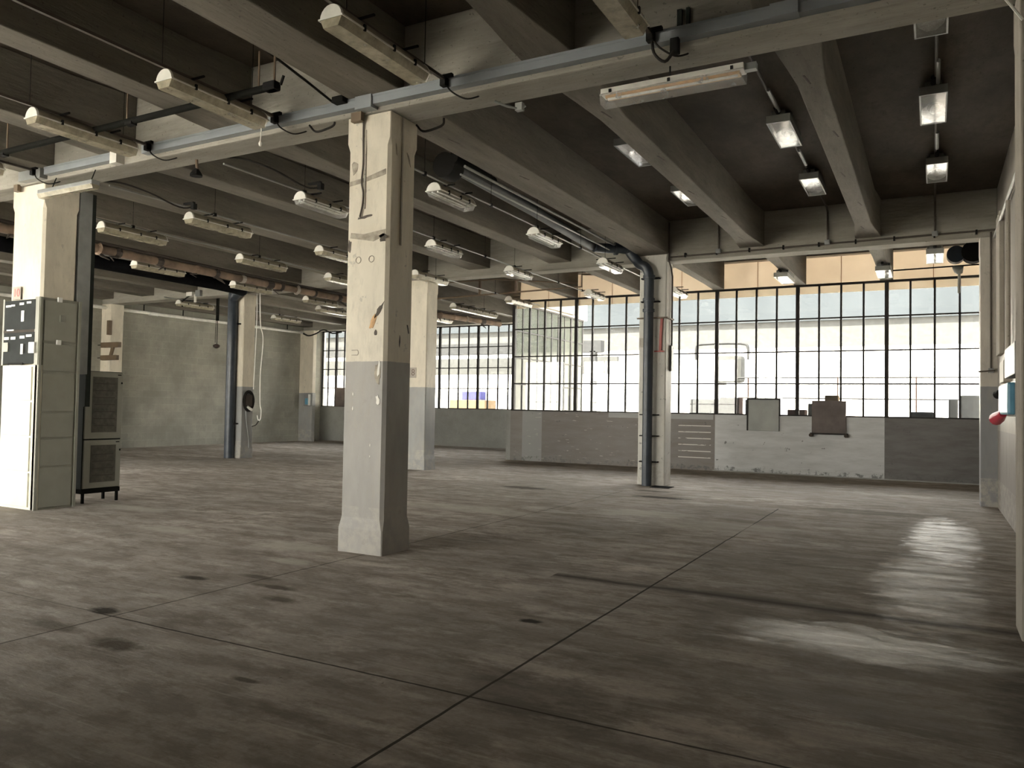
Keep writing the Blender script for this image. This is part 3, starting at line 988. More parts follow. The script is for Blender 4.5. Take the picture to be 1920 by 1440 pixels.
short_b = batten(.95, .24, '', 'short wide tube lights', 'clear')
SHORT = [(-8.38, 9.15, 4.6, 'tube light just left of the main column at mid height of its cream part'),
         (-6.28, 9.62, 4.6, 'wide dusty light fitting just right of the main column, nearest of its row'),
         (-6.22, 12.65, 4.6, 'wide light fitting in the middle of the row running to the pipe column'),
         (-6.13, 15.7, 4.6, 'white light fitting left of the bend in the dark drainpipe'),
         (-8.47, 12.75, 4.6, 'light fitting right of the main column, lower than its brightest neighbour row'),
         (-8.4, 15.75, 4.6, 'bright crumpled-looking light fitting under the second girder'),
         (-8.1, 19.6, 4.6, 'light fitting hanging before the top of the near window, left of the pipe column'),
         (-5.9, 20.0, 4.6, 'light fitting peeping out right of the pipe column top')]
for i, (x, y, z, lb) in enumerate(SHORT):
    place(short_b, i, x * .977, y * .977, 4.53, lb)

# wide fitting mounted across, under the front girder at right
r = thing('tube_light', (-2.12, 6.9, 4.5), 'wide amber-stained tube light slung sideways below the front girder, right of centre', 'light fitting')
MB().box(-2.80, -1.46, 6.84, 6.99, 4.60, 4.66, .01).build('housing', 'white_metal', r)
MB().box(-2.76, -1.50, 6.87, 6.96, 4.575, 4.6).build('reflector', 'amber', r)
MB().rings([[(x, 6.82, 4.602), (x, 6.85, 4.51), (x, 6.98, 4.51), (x, 7.01, 4.602)] for x in (-2.80, -1.46)]).build('lens', 'clear', r)
MB().tube([(-2.74, 6.89, 4.568), (-1.52, 6.89, 4.568)], .013, 8).build('tube', 'lamp', r, True)
for x in (-2.7, -2.13, -1.56):
    MB().box(x - .012, x + .012, 6.828, 6.842, 4.61, 4.64).build('clip', 'black', r)
MB().tube([(-2.14, 6.915, 4.66), (-2.14, 6.915, 4.78)], .008, 6).build('hanger', 'black', r)
MB().box(-1.46, -1.36, 6.88, 6.95, 4.60, 4.66).build('terminal_box', 'greymetal', r)
# slim fitting on top of the left column
r = thing('tube_light', (-10.6, 6.5, 4.5), 'pale slim tube light slung across the head of the left column', 'light fitting')
MB().box(-11.25, -10.0, 6.44, 6.56, 4.53, 4.59, .01).build('housing', 'greymetal', r)
MB().rings([[(x, 6.435, 4.53), (x, 6.46, 4.475), (x, 6.54, 4.475), (x, 6.565, 4.53)] for x in (-11.25, -10.0)]).build('lens', 'diffuser', r)
MB().tube([(-11.2, 6.5, 4.505), (-10.05, 6.5, 4.505)], .013, 8).build('tube', 'lamp', r, True)
MB().tube([(-11.1, 6.55, 4.59), (-11.1, 6.62, 4.79)], .008, 6).build('hanger', 'black', r)
MB().tube([(-10.2, 6.55, 4.59), (-10.2, 6.62, 4.79)], .008, 6).build('hanger', 'black', r)

# ---- rectangular floodlight-type fittings with clear lens
def flood(length, wdt):
    r = thing('floodlight', (0, 0, 0), '', 'light fitting', 'rectangular floodlights')
    h, R = length / 2, wdt / 2
    b = MB()
    b.box(-R * .9, R * .9, -h * .55, h * .98, .09, .2, .015)
    b.box(-R * .6, R * .6, -h * .98, -h * .55, .09, .16, .01)
    b.build('housing', 'floodgrey', r)
    b = MB()
    t = .018
    b.box(-R, R, -h, -h + t, .0, .10).box(-R, R, h - t, h, .0, .10).box(-R, -R + t, -h, h, .0, .10).box(R - t, R, -h, h, .0, .10)
    b.build('frame', 'galv', r)
    # reflector: bright concave bowl at the far part, flat gear tray at the near part
    n = 10
    rings = []
    for q in range(5):
        u = q / 4
        rr = 1 - u * u * .55
        rings.append([(R * .92 * rr * math.cos(2 * PI * i / n), h * .30 + h * .62 * rr * math.sin(2 * PI * i / n) * .95, .025 + .065 * u) for i in range(n)])
    MB().rings(rings, False).build('reflector', 'reflector', r, True)
    MB().box(-R + t, R - t, -h + t, h - t, .085, .095).build('gear_tray', 'galv', r)
    MB().tube([(0, h * .05, .055), (0, h * .25, .055), (0, h * .38, .055), (0, h * .5, .055)], [.015, .035, .038, .02], 10).build('lamp', 'lamp', r, True)
    MB().box(-R + t, R - t, -h + t, h - t, .004, .010).build('lens', 'clear', r)
    MB().tube([(0, -h - .18, .13), (0, -h + .05, .13)], .03, 8).build('cable_gland', 'black', r, True)
    MB().box(-.03, .03, h * .9, h + .05, .10, .16).build('bracket', 'black', r)
    return r
M['floodgrey'] = plain('dark_grey_casting', (0.13, 0.13, 0.12), 0.6, 0.2)
fl = flood(1.1, .30)
FL = [(-1.80, 11.1, 5.42, 'rectangular floodlight left of the second joist from the right wall, nearer one'),
      (-1.79, 13.9, 5.42, 'rectangular floodlight left of the second joist from the right wall, farther one'),
      (-0.02, 8.25, 5.42, 'rectangular floodlight peeping below the front girder at the upper right'),
      (0.0, 10.95, 5.42, 'rectangular floodlight with bright round reflector at the upper right, middle of its row'),
      (0.05, 13.9, 5.42, 'rectangular floodlight at the upper right, farthest of its row'),
      (-3.93, 11.05, 5.42, 'bright floodlight half hidden behind the joist second from the right, nearer one'),
      (-3.89, 13.7, 5.42, 'bright floodlight half hidden behind the joist second from the right, farther one'),
      (-3.05, 18.9, 4.68, 'floodlight hanging before the window above the grey metal sheet'),
      (-0.95, 18.9, 4.68, 'floodlight hanging before the window right of the rusty metal sheet'),
      (0.03, 17.25, 4.66, 'floodlight hanging lowest near the right wall, in front of the beige strip')]
for i, (x, y, z, lb) in enumerate(FL):
    place(fl, i, x, y, z, lb)

# ---- thin conduit rails that carry the fittings
def rail(x, y0, y1, z, label, hang, r_=.014, mat='galv', ztop=ZS):
    r = thing('conduit_rail', (x, y0, z), label, 'conduit', 'lighting conduits')
    MB().tube([(x, y0, z), (x, y1, z)], r_, 7).build('rail', mat, r, True)
    for y in hang:
        MB().tube([(x, y, z), (x, y, ztop)], .004, 5).build('hanger_wire', 'black', r)
        MB().box(x - .022, x + .022, y - .025, y + .025, z - .024, z + .03).build('clamp', 'black', r)
    return r
for x, nm in ((-11.46, 'at the left edge of the picture'), (-8.94, 'second from the left edge'), (-6.70, 'passing over the black pipe near its end'),
              (-4.36, 'reaching it just right of the main column'), (-2.19, 'reaching it under the top picture edge')):
    r = thing('conduit_rail', (x, 2.5, 4.90), 'front bay light rail clamped to the tray, ' + nm, 'conduit', 'lighting conduits')
    MB().box(x - .018, x + .018, 2.5, 6.56, 4.90, 4.93).build('rail', 'brownrail', r)
    for y in (3.6, 5.0, 6.15):
        MB().tube([(x, y, 4.92), (x, y, ZS if abs(x + 11.46) > .01 else 4.95)], .004, 5).build('hanger_wire', 'black', r)
    MB().box(x - .035, x + .035, 6.46, 6.54, 4.84, 4.95, .01).build('end_clamp', 'black', r)
    MB().box(x - .02, x + .11, 6.46, 6.50, 4.92, 4.95).build('end_clamp', 'black', r)
    MB().tube([(x + .02, 6.50, 4.86), (x + .08, 6.52, 4.78), (x + .19, 6.6, 4.72), (x + .26, 6.70, 4.76), (x + .27, 6.74, 4.79)], .009, 6, 5).build('looped_cable', 'cable', r, True)
rail(-6.06, 7.1, 20.6, 4.745, 'long lighting conduit running from the main column past the pipe column', [8.6, 10.4, 12.0, 13.9, 15.2, 17.5])
rail(-8.22, 7.1, 20.6, 4.745, 'long lighting conduit second row left of the pipe column', [8.6, 10.4, 12.0, 13.9, 15.2, 17.5, 19])
rail(-10.6, 7.1, 21.4, 4.745, 'long lighting conduit over the column numbered 18', [9, 12.4, 14.2, 15.6, 18.5])
rail(-12.72, 7.1, 24.0, 4.745, 'long lighting conduit next to the brown lagged pipe', [9, 12, 15, 18.5, 21.5])
rail(-15.75, 10.0, 19.0, 4.745, 'lighting conduit passing before the drainpipe column head', [11.4, 14.2, 17.5], .014, 'galv', 4.94)
rail(-20.35, 15.5, 23.5, 4.745, 'lighting conduit over the floor strip next to the block wall', [16.2, 20.2])
rail(-17.1, 18.2, 21.2, 4.745, 'short lighting conduit beyond the drainpipe column', [18.9, 20])
rail(-15.05, 21.0, 25.0, 4.745, 'short lighting conduit by the far window', [21.8, 23.2])
r = thing('conduit_rail', (-6.31, 9.9, 5.1), 'pair of thin pale pipes running beside the grey insulated duct', 'pipe')
MB().tube([(-6.05, 9.6, 5.13), (-6.02, 15.9, 5.13)], .022, 8).build('pipe', 'galv', r, True)
MB().tube([(-6.12, 9.6, 5.02), (-6.10, 15.9, 5.02)], .016, 8).build('pipe', 'galv', r, True)
# slab-level conduits between floodlights and drops on the second girder
for x, y0, lb in ((-1.8, 8.2, 'conduit linking the two floodlights left of the right-hand joist'), (0.03, 7.1, 'conduit linking the floodlights nearest the right wall'), (-3.9, 8.2, 'conduit between the two half hidden floodlights')):
    r = thing('ceiling_conduit', (x, y0, 5.5), lb, 'conduit', 'ceiling conduits')
    MB().tube([(x, y0, 5.56), (x, 16.06, 5.56)], .018, 8).build('tube', 'galvdark', r, True) if 'galvdark' in M else None
    b = MB()
    b.tube([(x, y0, 5.56), (x, 15.9, 5.56), (x, 16.05, 5.50), (x, 16.07, 4.92)], .017, 8)
    b.build('tube', 'brownrail', r, True)
    for y in (9.75, 12.25):
        MB().tube([(x + .02, y, 5.55), (x + .02, y + .75, 5.55)], .024, 8).build('pale_sleeve', 'galv', r, True)
    MB().box(x - .05, x + .05, 16.0, 16.1, 4.86, 4.95, .015).build('junction_box', 'greymetal', r)
o = thing('wall_conduit', (-2, 16.07, 4.89), 'long thin conduit clipped along the face of the second girder to the right wall', 'conduit')
MB().tube([(-4.92, 16.07, 4.86), (.98, 16.07, 4.9)], .018, 8).build('tube', 'brownrail', o, True)
b = MB()
for i in range(9):
    x = -4.6 + i * .66
    b.box(x - .015, x + .015, 16.04, 16.1, 4.84, 4.92)
b.build('clips', 'black', o)
o = thing('wall_conduit', (-4.97, 16.05, 4.3), 'vertical conduit down the right edge of the peeling pipe column', 'conduit')
MB().tube([(-4.95, 16.06, 5.6), (-4.95, 16.06, 4.80), (-4.97, 16.3, 4.68), (-4.97, 16.4, 4.5), (-4.97, 16.4, 3.0)], .018, 8).build('tube', 'brownrail', o, True)
MB().box(-5.0, -4.95, 16.33, 16.47, 2.45, 3.0).build('switch_box', 'greymetal', o)
o = thing('wall_conduit', (.9, 16.05, 3.6), 'dark vertical conduit on the right wall pier down to the socket boxes', 'conduit')
MB().tube([(.9, 16.06, 4.86), (.9, 16.06, 2.42)], .016, 8).build('tube', 'brownrail', o, True)
MB().box(.86, .94, 16.02, 16.1, 2.36, 2.44).build('junction_box', 'greymetal', o)
MB().tube([(.70, 16.02, 2.38), (.96, 16.02, 2.40)], .014, 6).build('tube', 'brownrail', o)

# joist clip conduits near the windows
o = thing('sprinkler_pipe', (-8, 18.4, 4.85), 'thin rust-brown pipe with drop legs crossing left of the pipe column', 'pipe')
MB().tube([(-13.6, 18.7, 4.70), (-8.1, 18.7, 4.80), (-8.1, 18.7, 5.12), (-7.6, 18.9, 5.12)], .028, 8).build('pipe', 'brownwood', o, True)
MB().tube([(-12.4, 17.0, 4.84), (-9.7, 17.0, 4.84), (-8.1, 18.4, 4.84)], .018, 8).build('pipe', 'brownwood', o, True)
for x in (-11.2, -10.05):
    MB().box(x - .03, x + .03, 18.67, 18.73, 4.75, 5.6).build('hanger', 'brownwood', o)

# ---- black pipe in the front bay
o = thing('black_pipe', (-8.3, 5.72, 4.85), 'black pipe hanging from rods across the front bay at upper left', 'pipe')
MB().tube([(-12.4, 5.72, 4.85), (-5.95, 5.74, 4.85)], .038, 10).build('pipe', 'blackpipe', o, True)
for x in (-10.95, -10.72, -8.27, -6.15, -5.93):
    MB().tube([(x, 5.73, 4.86), (x, 5.73, 5.64 if x < -6.5 else 5.25)], .012, 6).build('rod', 'brownwood', o)
for x in (-10.8, -8.2, -5.95):
    MB().box(x - .06, x + .06, 5.69, 5.77, 4.80, 4.835).build('saddle', 'black', o)
MB().box(-6.05, -5.88, 5.68, 5.78, 4.80, 4.89, .02).build('valve', 'black', o)
MB().tube([(-5.84, 5.73, 4.84), (-5.80, 5.73, 4.93)], .015, 6).build('valve_stem', 'black', o)
o = MB().tube([(-6.1, 3.0, 5.30), (-6.0, 5.0, 5.28), (-5.9, 6.55, 4.98), (-5.88, 6.58, 4.9)], .014, 7, 3).build('thin_black_cable', 'cable', smooth=True, origin=(-6, 3, 5.3))
tag(o, 'thin straight black cable crossing above the black pipe towards the tray', 'cable')
o = MB().box(-5.80, -5.64, 6.44, 6.54, 4.90, 4.97, .012).build('black_connector', 'black', origin=(-5.7, 6.5, 4.9))
tag(o, 'small black box sitting on the tray left of the main column', 'connector')
# pull cord
o = thing('pull_cord', (-6.68, 6.35, 4.45), 'white pull cord with knob hanging from the tube light over the tray', 'cord')
MB().tube([(-6.68, 6.26, 4.78), (-6.67, 6.27, 4.68), (-6.68, 6.27, 4.55)], .006, 6, 4).build('cord', 'whitecable', o, True)
MB().tube([(-6.68, 6.27, 4.56), (-6.68, 6.27, 4.53), (-6.68, 6.27, 4.50)], [.008, .02, .012], 8).build('knob', 'whitecable', o, True)
# hooks on the girder soffit
for i, (x, y, z, lb) in enumerate([(-6.1, 6.62, 4.74, 'bent black hook left of the main column head'), (-4.95, 7.1, 4.72, 'bent black rod right of the main column head')]):
    o = MB().tube([(x - .18, y, z + .05), (x - .1, y + .02, z - .03), (x + .05, y + .03, z - .02), (x + .16, y + .03, z + .01), (x + .17, y + .03, z + .08)], .013, 6, 4).build('wall_hook', 'cable', smooth=True, origin=(x, y, z))
    tag(o, lb, 'hook')
o = MB().tube([(-5.735, 7.0, 4.36), (-5.90, 7.05, 4.28), (-5.98, 7.1, 4.1), (-5.9, 7.1, 3.9), (-5.86, 7.1, 3.82)], .008, 6, 4).build('loose_wire', 'whitecable', smooth=True, origin=(-5.9, 7.1, 3.8))
tag(o, 'short loose white wire at the upper left edge of the main column', 'wire')
o = thing('cable_bracket', (-3.9, 7.0, 4.7), 'small silver bracket under the front girder right of the main column', 'bracket')
MB().tube([(-4.0, 6.9, 4.77), (-3.9, 6.98, 4.73), (-3.8, 7.08, 4.72), (-3.74, 7.1, 4.75)], .012, 6).build('rod', 'galv', o)
MB().box(-3.84, -3.76, 7.05, 7.11, 4.70, 4.78).build('foot', 'galv', o)
o = thing('cable_clip', (-1.9, 6.6, 4.9), 'black bracket cluster and hanging lead beside the sideways tube light', 'bracket')
MB().box(-2.02, -1.94, 6.50, 6.56, 4.70, 4.84, .01).build('bracket', 'black', o)
MB().tube([(-2.18, 6.5, 4.9), (-2.16, 6.5, 4.74), (-2.06, 6.5, 4.64), (-1.98, 6.5, 4.72)], .014, 6, 4).build('lead', 'cable', o, True)
o = MB().box(-1.98, -1.94, 6.58, 6.62, 4.94, 5.12).box(-1.90, -1.87, 6.58, 6.62, 4.94, 5.12).build('channel_bracket', 'darkgreen', origin=(-1.9, 6.6, 5))
tag(o, 'short upright channel bracket on the girder face above the tray', 'bracket')
# far-side cable from front girder with dark clamp (left)
for i, (x, lb) in enumerate([(-10.2, 'wavy black cable with clamp right of the left column head'), (-7.65, 'wavy black cable with clamp under the girder between the two columns')]):
    o = thing('wavy_cable', (x, 7.3, 4.7), lb, 'cable', 'wavy cables behind the girder')
    MB().tube([(x - .6, 7.045, 4.82), (x - .3, 7.2, 4.80), (x - .05, 7.5, 4.70), (x + .12, 7.9, 4.56), (x + .25, 8.1, 4.60)], .013, 6, 5).build('cable', 'cable', o, True)
    MB().box(x + .02, x + .24, 8.04, 8.09, 4.64, 4.67, .006).build('clamp', 'black', o)
    MB().box(x + .2, x + .27, 8.03, 8.10, 4.55, 4.64, .008).build('clamp', 'black', o)
o = thing('dark_bracket', (-8.45, 7.1, 4.7), 'small dark tripod-like bracket under the front girder left of the main column', 'bracket')
MB().tube([(-8.5, 6.9, 4.78), (-8.48, 6.9, 4.62)], .02, 6).build('post', 'brownwood', o)
MB().rings([[(-8.5 + r_ * math.cos(t), 6.9 + r_ * math.sin(t), z) for t in [2 * PI * i / 10 for i in range(10)]] for r_, z in ((.03, 4.66), (.08, 4.58), (.08, 4.56))]).build('foot', 'black', o)

# ---- drainpipe on the pipe column
o = thing('drainpipe', (-5.33, 15.92, 0), 'dark blue-grey drainpipe with double bend down the peeling column', 'pipe')
P = [(-6.35, 15.3, 5.05), (-6.2, 15.55, 5.06), (-5.95, 15.8, 5.08), (-5.80, 15.88, 5.05), (-5.73, 15.9, 4.95), (-5.62, 15.9, 4.82), (-5.54, 15.9, 4.72), (-5.42, 15.9, 4.66), (-5.35, 15.9, 4.55), (-5.33, 15.9, 4.4), (-5.33, 15.9, 4.0)]
MB().tube(P, .105, 16, 5).build('bend', 'darkpipe', o, True)
MB().tube([(-5.33, 15.9, 4.2), (-5.33, 15.9, 0.0)], .105, 18).build('downpipe', 'darkpipe', o, True)
for z in (4.44, 3.95, 3.72):
    MB().tube([(-5.33, 15.9, z - .03), (-5.33, 15.9, z + .03)], .128, 16).build('collar', 'darkpipe', o, True)
for z in (4.42, 3.92, 1.05, .5, 1.5):
    MB().box(-5.53, -5.13, 15.96, 16.08, z - .012, z + .012).build('bracket', 'black', o)
for p, q in (((-6.05, 15.72, 5.07), (-6.0, 15.76, 5.07)), ((-5.80, 15.87, 5.08), (-5.76, 15.89, 5.07))):
    MB().tube([p, q], .14, 16).build('collar', 'darkpipe', o, True)
o = thing('red_bracket', (-5.1, 16.0, 3.3), 'rusty red strap and wall bracket on the peeling column', 'bracket')
MB().box(-5.62, -4.96, 15.99, 16.03, 3.555, 3.585).build('strap', 'brownwood', o)
MB().box(-4.99, -4.95, 16.0, 16.5, 3.555, 3.585).build('strap', 'brownwood', o)
MB().rings([[(-5.13 + d, 16.03, z), (-5.08 + d, 16.03, z), (-5.08 + d, 16.07, z), (-5.13 + d, 16.07, z)] for d, z in ((.02, 3.56), (.0, 3.2), (-.01, 2.85))]).build('arm', 'redmetal', o)
MB().box(-5.24, -5.03, 16.02, 16.06, 2.84, 2.87).build('foot', 'redmetal', o)
# floor plate at foot
o = MB().box(-5.15, -4.75, 15.55, 15.95, 0, .012).build('floor_plate', 'yardgrey', origin=(-5, 15.7, 0))
tag(o, 'thin dark metal floor plate at the foot of the pipe column', 'floor plate')

# grey insulated duct between joists, with dark end drum
o = thing('insulated_pipe', (-6.35, 9.5, 5.05), 'grey insulated pipe with a black round end, running between joists to the drainpipe', 'pipe')
MB().tube([(-6.34, 9.75, 5.22), (-6.38, 12.5, 5.18), (-6.40, 15.3, 5.08)], .10, 14).build('pipe', 'greyduct', o, True)
MB().tube([(-6.36, 9.5, 5.17), (-6.36, 9.78, 5.17)], .19, 18).build('end_cap', 'black', o, True)
MB().box(-6.3, -6.22, 9.6, 9.68, 5.2, 5.64).build('hanger', 'black', o)
MB().tube([(-6.18, 9.5, 5.24), (-6.2, 10.7, 5.22)], .07, 12).build('branch', 'black', o, True)

# ---- drainpipe on the far-left column and the black duct
o = thing('drainpipe', (-17.95, 15.97, 0), 'dark drainpipe on the column near the block wall', 'pipe')
MB().tube([(-17.93, 15.97, 0), (-17.93, 15.97, 4.45), (-17.85, 15.93, 4.66), (-17.62, 15.88, 4.78), (-17.4, 15.85, 4.82)], .14, 16, 3).build('downpipe', 'darkpipe', o, True)
for z in (1.0, 3.9):
    MB().box(-18.12, -17.72, 16.0, 16.11, z - .02, z + .02).build('bracket', 'black', o)
o = MB().tube([(-16.7, 7.4, 4.76), (-16.75, 11, 4.76), (-16.8, 14.4, 4.76), (-17.0, 15.3, 4.76), (-17.4, 15.8, 4.8)], [.16, .16, .16, .15, .14], 16).build('black_duct', 'duct', smooth=True, origin=(-17, 8, 4.9))
tag(o, 'thick black duct running below the ceiling into the drainpipe at left', 'duct')
# lagged pipe with tattered bands
o = thing('lagged_pipe', (-16.1, 15, 4.9), 'long brown lagged pipe with tattered wrapping, running deep into the hall at left', 'pipe')
LP = [(x * .915, y * .915, 4.62) for x, y in ((-15.75, 7.6), (-15.95, 10.2), (-16.15, 14.0), (-16.2, 17), (-16.15, 20), (-15.7, 23.3), (-15.1, 26.8))]
MB().tube(LP, .09, 14, 4).build('pipe', 'wrap', o, True)
cl = catmull([Vector(p) for p in LP], 8)
rnd = random.Random(4)
for i in range(2, len(cl) - 2, 2):
    p = cl[i]
    d = (cl[i + 1] - p).normalized()
    k = rnd.uniform(.03, .12)
    a = p + d * rnd.uniform(-.3, .3)
    MB().tube([a - d * k, a, a + d * k], [.095, .11 + rnd.uniform(0, .03), .10], 9).build('wrap_band', rnd.choice(['lagdark', 'lagdark', 'wrap', 'signgrey']), o)
    if rnd.random() < .6:
        q = a + Vector((rnd.uniform(-.05, .08), rnd.uniform(-.2, .2), -.12))
        MB().tube([a + Vector((.03, 0, -.10)), q, q + Vector((rnd.uniform(-.05, .1), rnd.uniform(-.2, .3), -rnd.uniform(.04, .14)))], [.03, .035, .008], 6).build('torn_lagging', 'lagdark', o)
MB().tube([(p[0] + .02, p[1], p[2] + .12) for p in LP], .035, 8).build('upper_pipe', 'lagdark', o, True)

# ---- white pipe on the block wall
o = thing('white_pipe', (XL + .2, 20, 4.7), 'long white pipe along the top of the block wall', 'pipe')
MB().tube([(XL + .2, 12.5, 4.66), (XL + .2, 25.2, 4.68)], .06, 12).build('pipe', 'whitepipe', o, True)
for y in (14.1, 17.5, 19.1, 21.8, 24.3):
    MB().tube([(XL + .2, y, 4.66), (XL + .2, y, 4.94)], .02, 6).build('hanger', 'black', o)
for y in (16.1, 17.7):
    MB().tube([(XL + .2, y, 4.662), (XL + .2, y + .35, 4.662)], .068, 12).build('sleeve', 'label', o, True)
o = MB().tube([(XL + .2, 25.2, 4.66), (XL + .5, 25.25, 4.55), (-23.3, 25.25, 4.62), (-22.9, 25.3, 4.78), (-22.4, 25.3, 4.62), (-21.9, 25.3, 4.66)], .03, 8, 5).build('sagging_hose', 'cable', smooth=True, origin=(-23, 25.2, 4.6))
tag(o, 'black wavy hose at the head of the far corner pier', 'hose')
o = thing('lamp_bracket', (-20, 17.2, 3.3), 'dark vertical bracket with a small lamp hanging in front of the block wall', 'bracket')
MB().box(-20.05, -19.97, 17.18, 17.24, 4.2, 4.94).build('channel', 'blackpipe', o)
MB().tube([(-20, 17.21, 4.3), (-20, 17.21, 3.42)], .012, 6).build('rod', 'blackpipe', o)
MB().tube([(-20.06, 17.21, 4.3), (-20.08, 17.21, 3.5)], .008, 6).build('rod', 'blackpipe', o)
MB().rings([[(-20.02 + a * math.cos(t), 17.21 + a * math.sin(t), z) for t in [2 * PI * i / 10 for i in range(10)]] for a, z in ((.03, 3.46), (.11, 3.42), (.1, 3.36), (.03, 3.32))]).build('lamp_head', 'lagdark', o)
o = thing('wiring_box', (-18.7, 15.95, 4.8), 'pair of small wiring boxes with drooping lead, on the girder left of the drainpipe column', 'junction box')
MB().box(-20.0, -19.75, 16.0, 16.1, 4.82, 5.02, .01).build('box', 'white_metal', o)
MB().box(-19.6, -19.4, 16.0, 16.1, 4.80, 4.98, .01).build('box', 'greymetal', o)
MB().box(-19.68, -19.63, 16.03, 16.08, 4.62, 4.86).build('stub', 'white_metal', o)
MB().tube([(-19.9, 16.05, 4.84), (-20.15, 16.05, 4.72), (-20.3, 16.05, 4.6), (-20.2, 16.05, 4.52)], .02, 6, 4).build('lead', 'cable', o, True)
# brown brackets on left pier
o = thing('wall_bracket', (-23.9, 16.0, 3), 'two brown horizontal timbers with a link on the cream pier above the cabinet', 'bracket')
MB().box(-24.0, -23.1, 15.95, 16.07, 3.33, 3.50, .01).build('upper_arm', 'brownwood', o)
MB().box(-24.0, -23.2, 15.95, 16.07, 2.92, 3.08, .01).build('lower_arm', 'brownwood', o)
MB().rings([[(x - .06, 15.98, z), (x + .06, 15.98, z), (x + .06, 16.04, z), (x - .06, 16.04, z)] for x, z in ((-23.42, 3.36), (-23.55, 3.04))]).build('link', 'brownwood', o)
MB().tube([(-24.2, 16.0, 3.42), (-24.0, 16.0, 3.42)], .015, 6).build('pin', 'black', o)
MB().tube([(-24.2, 16.0, 3.0), (-24.0, 16.0, 3.0)], .015, 6).build('pin', 'black', o)
MB().box(-23.75, -23.63, 15.98, 16.09, 3.75, 4.22).build('spacer', 'brownwood', o)

# ---- coiled cable and hanging white flex on the drainpipe column
o = thing('cable_coil', (-17.3, 16.35, 1.5), 'black cable coiled on the grey part of the drainpipe column', 'cable')
b = MB()
for k in range(5):
    rr = .17 + .02 * (k % 3)
    pts = [(-17.60 + .012 * k, 16.33 + rr * math.cos(t), 1.66 + (rr * 1.45) * math.sin(t)) for t in [2 * PI * i / 20 + k for i in range(21)]]
    b.tube(pts, .014, 6)
b.build('coil', 'cable', o, True)
MB().box(-17.62, -17.56, 16.2, 16.45, 1.5, 1.85).build('holder', 'lagdark', o)
MB().tube([(-17.56, 16.26, 1.5), (-17.53, 16.35, 1.43), (-17.52, 16.42, 1.40)], [.035, .045, .04], 8).build('white_plug', 'whitecable', o, True)
MB().tube([(-17.6, 16.25, 1.4), (-17.6, 16.3, 1.0), (-17.6, 16.38, .6), (-17.6, 16.4, .3)], .016, 6, 4).build('tail', 'greymetal', o, True)
o = thing('hanging_flex', (-16.95, 16.3, 1.2), 'white flex hanging in a long loop right of the drainpipe column', 'cable')
MB().tube([(-17.1, 16.2, 4.78), (-17.05, 16.2, 3.9), (-16.93, 16.2, 3.5), (-16.95, 16.2, 3.0), (-17.0, 16.2, 2.4), (-16.98, 16.2, 1.6), (-16.93, 16.2, 1.4), (-16.95, 16.2, 1.15), (-17.03, 16.2, 1.12), (-17.08, 16.2, 1.25)], .016, 6, 5).build('flex', 'whitecable', o, True)
MB().tube([(-17.22, 16.2, 4.78), (-17.2, 16.2, 3.8), (-17.26, 16.2, 2.0)], .012, 6, 4).build('flex', 'whitecable', o, True)
MB().tube([(-17.0, 16.2, 1.12), (-17.12, 16.2, .98), (-17.3, 16.22, .93)], .014, 6, 4).build('tail', 'cable', o, True)

# ---- electrical enclosures clad around the left column
o = thing('electrical_enclosure', (-11.8, 6.9, 0), 'tall enclosure clad round the left column: white lower doors, dark slate upper panels', 'electrical cabinet')
x0, x1, y0, y1 = -12.28, -11.37, 6.60, 7.24
# lower front doors
MB().box(x0, x1, y0 + .02, 6.68, 0, 2.1, .004).build('casing', 'cabwhite', o)
for k in range(4):
    za = .04 + k * .515
    f = MB().box(x0 + .05, x1 - .14, y0, y0 + .025, za, za + .49, .006).build('front_door', 'cabwhite', o)
# side casing: right face with panels
MB().box(-11.46, x1 - .012, y0 + .02, y1, 0, 3.09, .004).build('side_casing', 'cabinet', o)
b = MB()
b.box(x1 - .02, x1 + .012, y0 + .01, y0 + .05, 0, 3.09).box(x1 - .02, x1 + .012, y1 - .05, y1 - .01, 0, 3.09)
b.build('corner_rail', 'cabinet', o)
for za, zb in ((.03, .60), (.63, 1.02), (1.05, 1.40), (1.43, 1.98), (2.02, 2.42), (2.46, 3.05)):
    MB().box(x1 - .012, x1 + .004, y0 + .08, y1 - .08, za, zb, .004).build('side_panel', 'cabinet', o)
MB().box(x1 + .004, x1 + .02, 6.9, 6.97, 2.75, 2.85, .004).build('latch', 'cabinet', o)
for z in (2.44, 3.07):
    MB().box(x1, x1 + .03, 6.86, 6.92, z - .03, z + .04).build('hinge', 'label', o)
# slate panels
for za, zb in ((2.12, 2.58), (2.62, 3.06)):
    p_ = MB().box(x0 + .04, x1 - .09, y0 - .004, y0 + .03, za, zb, .005).build('slate_panel', 'slatepanel', o)
    slates = (slates if za > 2.5 else []) + [p_]
MB().box(x0 - .01, x0 + .03, y0, y0 + .06, 2.1, 3.09).build('side_rail', 'cabinet', o)
MB().box(x1 - .10, x1, y0, y0 + .04, 2.1, 3.09).build('side_rail', 'cabinet', o)
MB().box(x0 + .02, x1 - .1, y0, y0 + .05, 2.58, 2.62).build('cross_rail', 'lagdark', o)
for xa, xb, za, zb in ((-12.20, -12.07, 2.965, 2.995), (-12.07, -11.97, 2.975, 3.0), (-11.85, -11.74, 2.985, 3.02), (-11.67, -11.56, 3.0, 3.03),
                       (-11.80, -11.73, 2.74, 2.90), (-12.22, -12.10, 2.48, 2.52), (-12.05, -11.93, 2.48, 2.52), (-11.82, -11.70, 2.49, 2.53), (-11.66, -11.52, 2.51, 2.545),
                       (-11.79, -11.73, 2.26, 2.41), (-12.16, -11.98, 2.61, 2.63)):
    MB().box(xa, xb, y0 - .010, y0 - .004, za, zb).build('paper_label', 'label', slates[1 if za > 2.6 else 0])
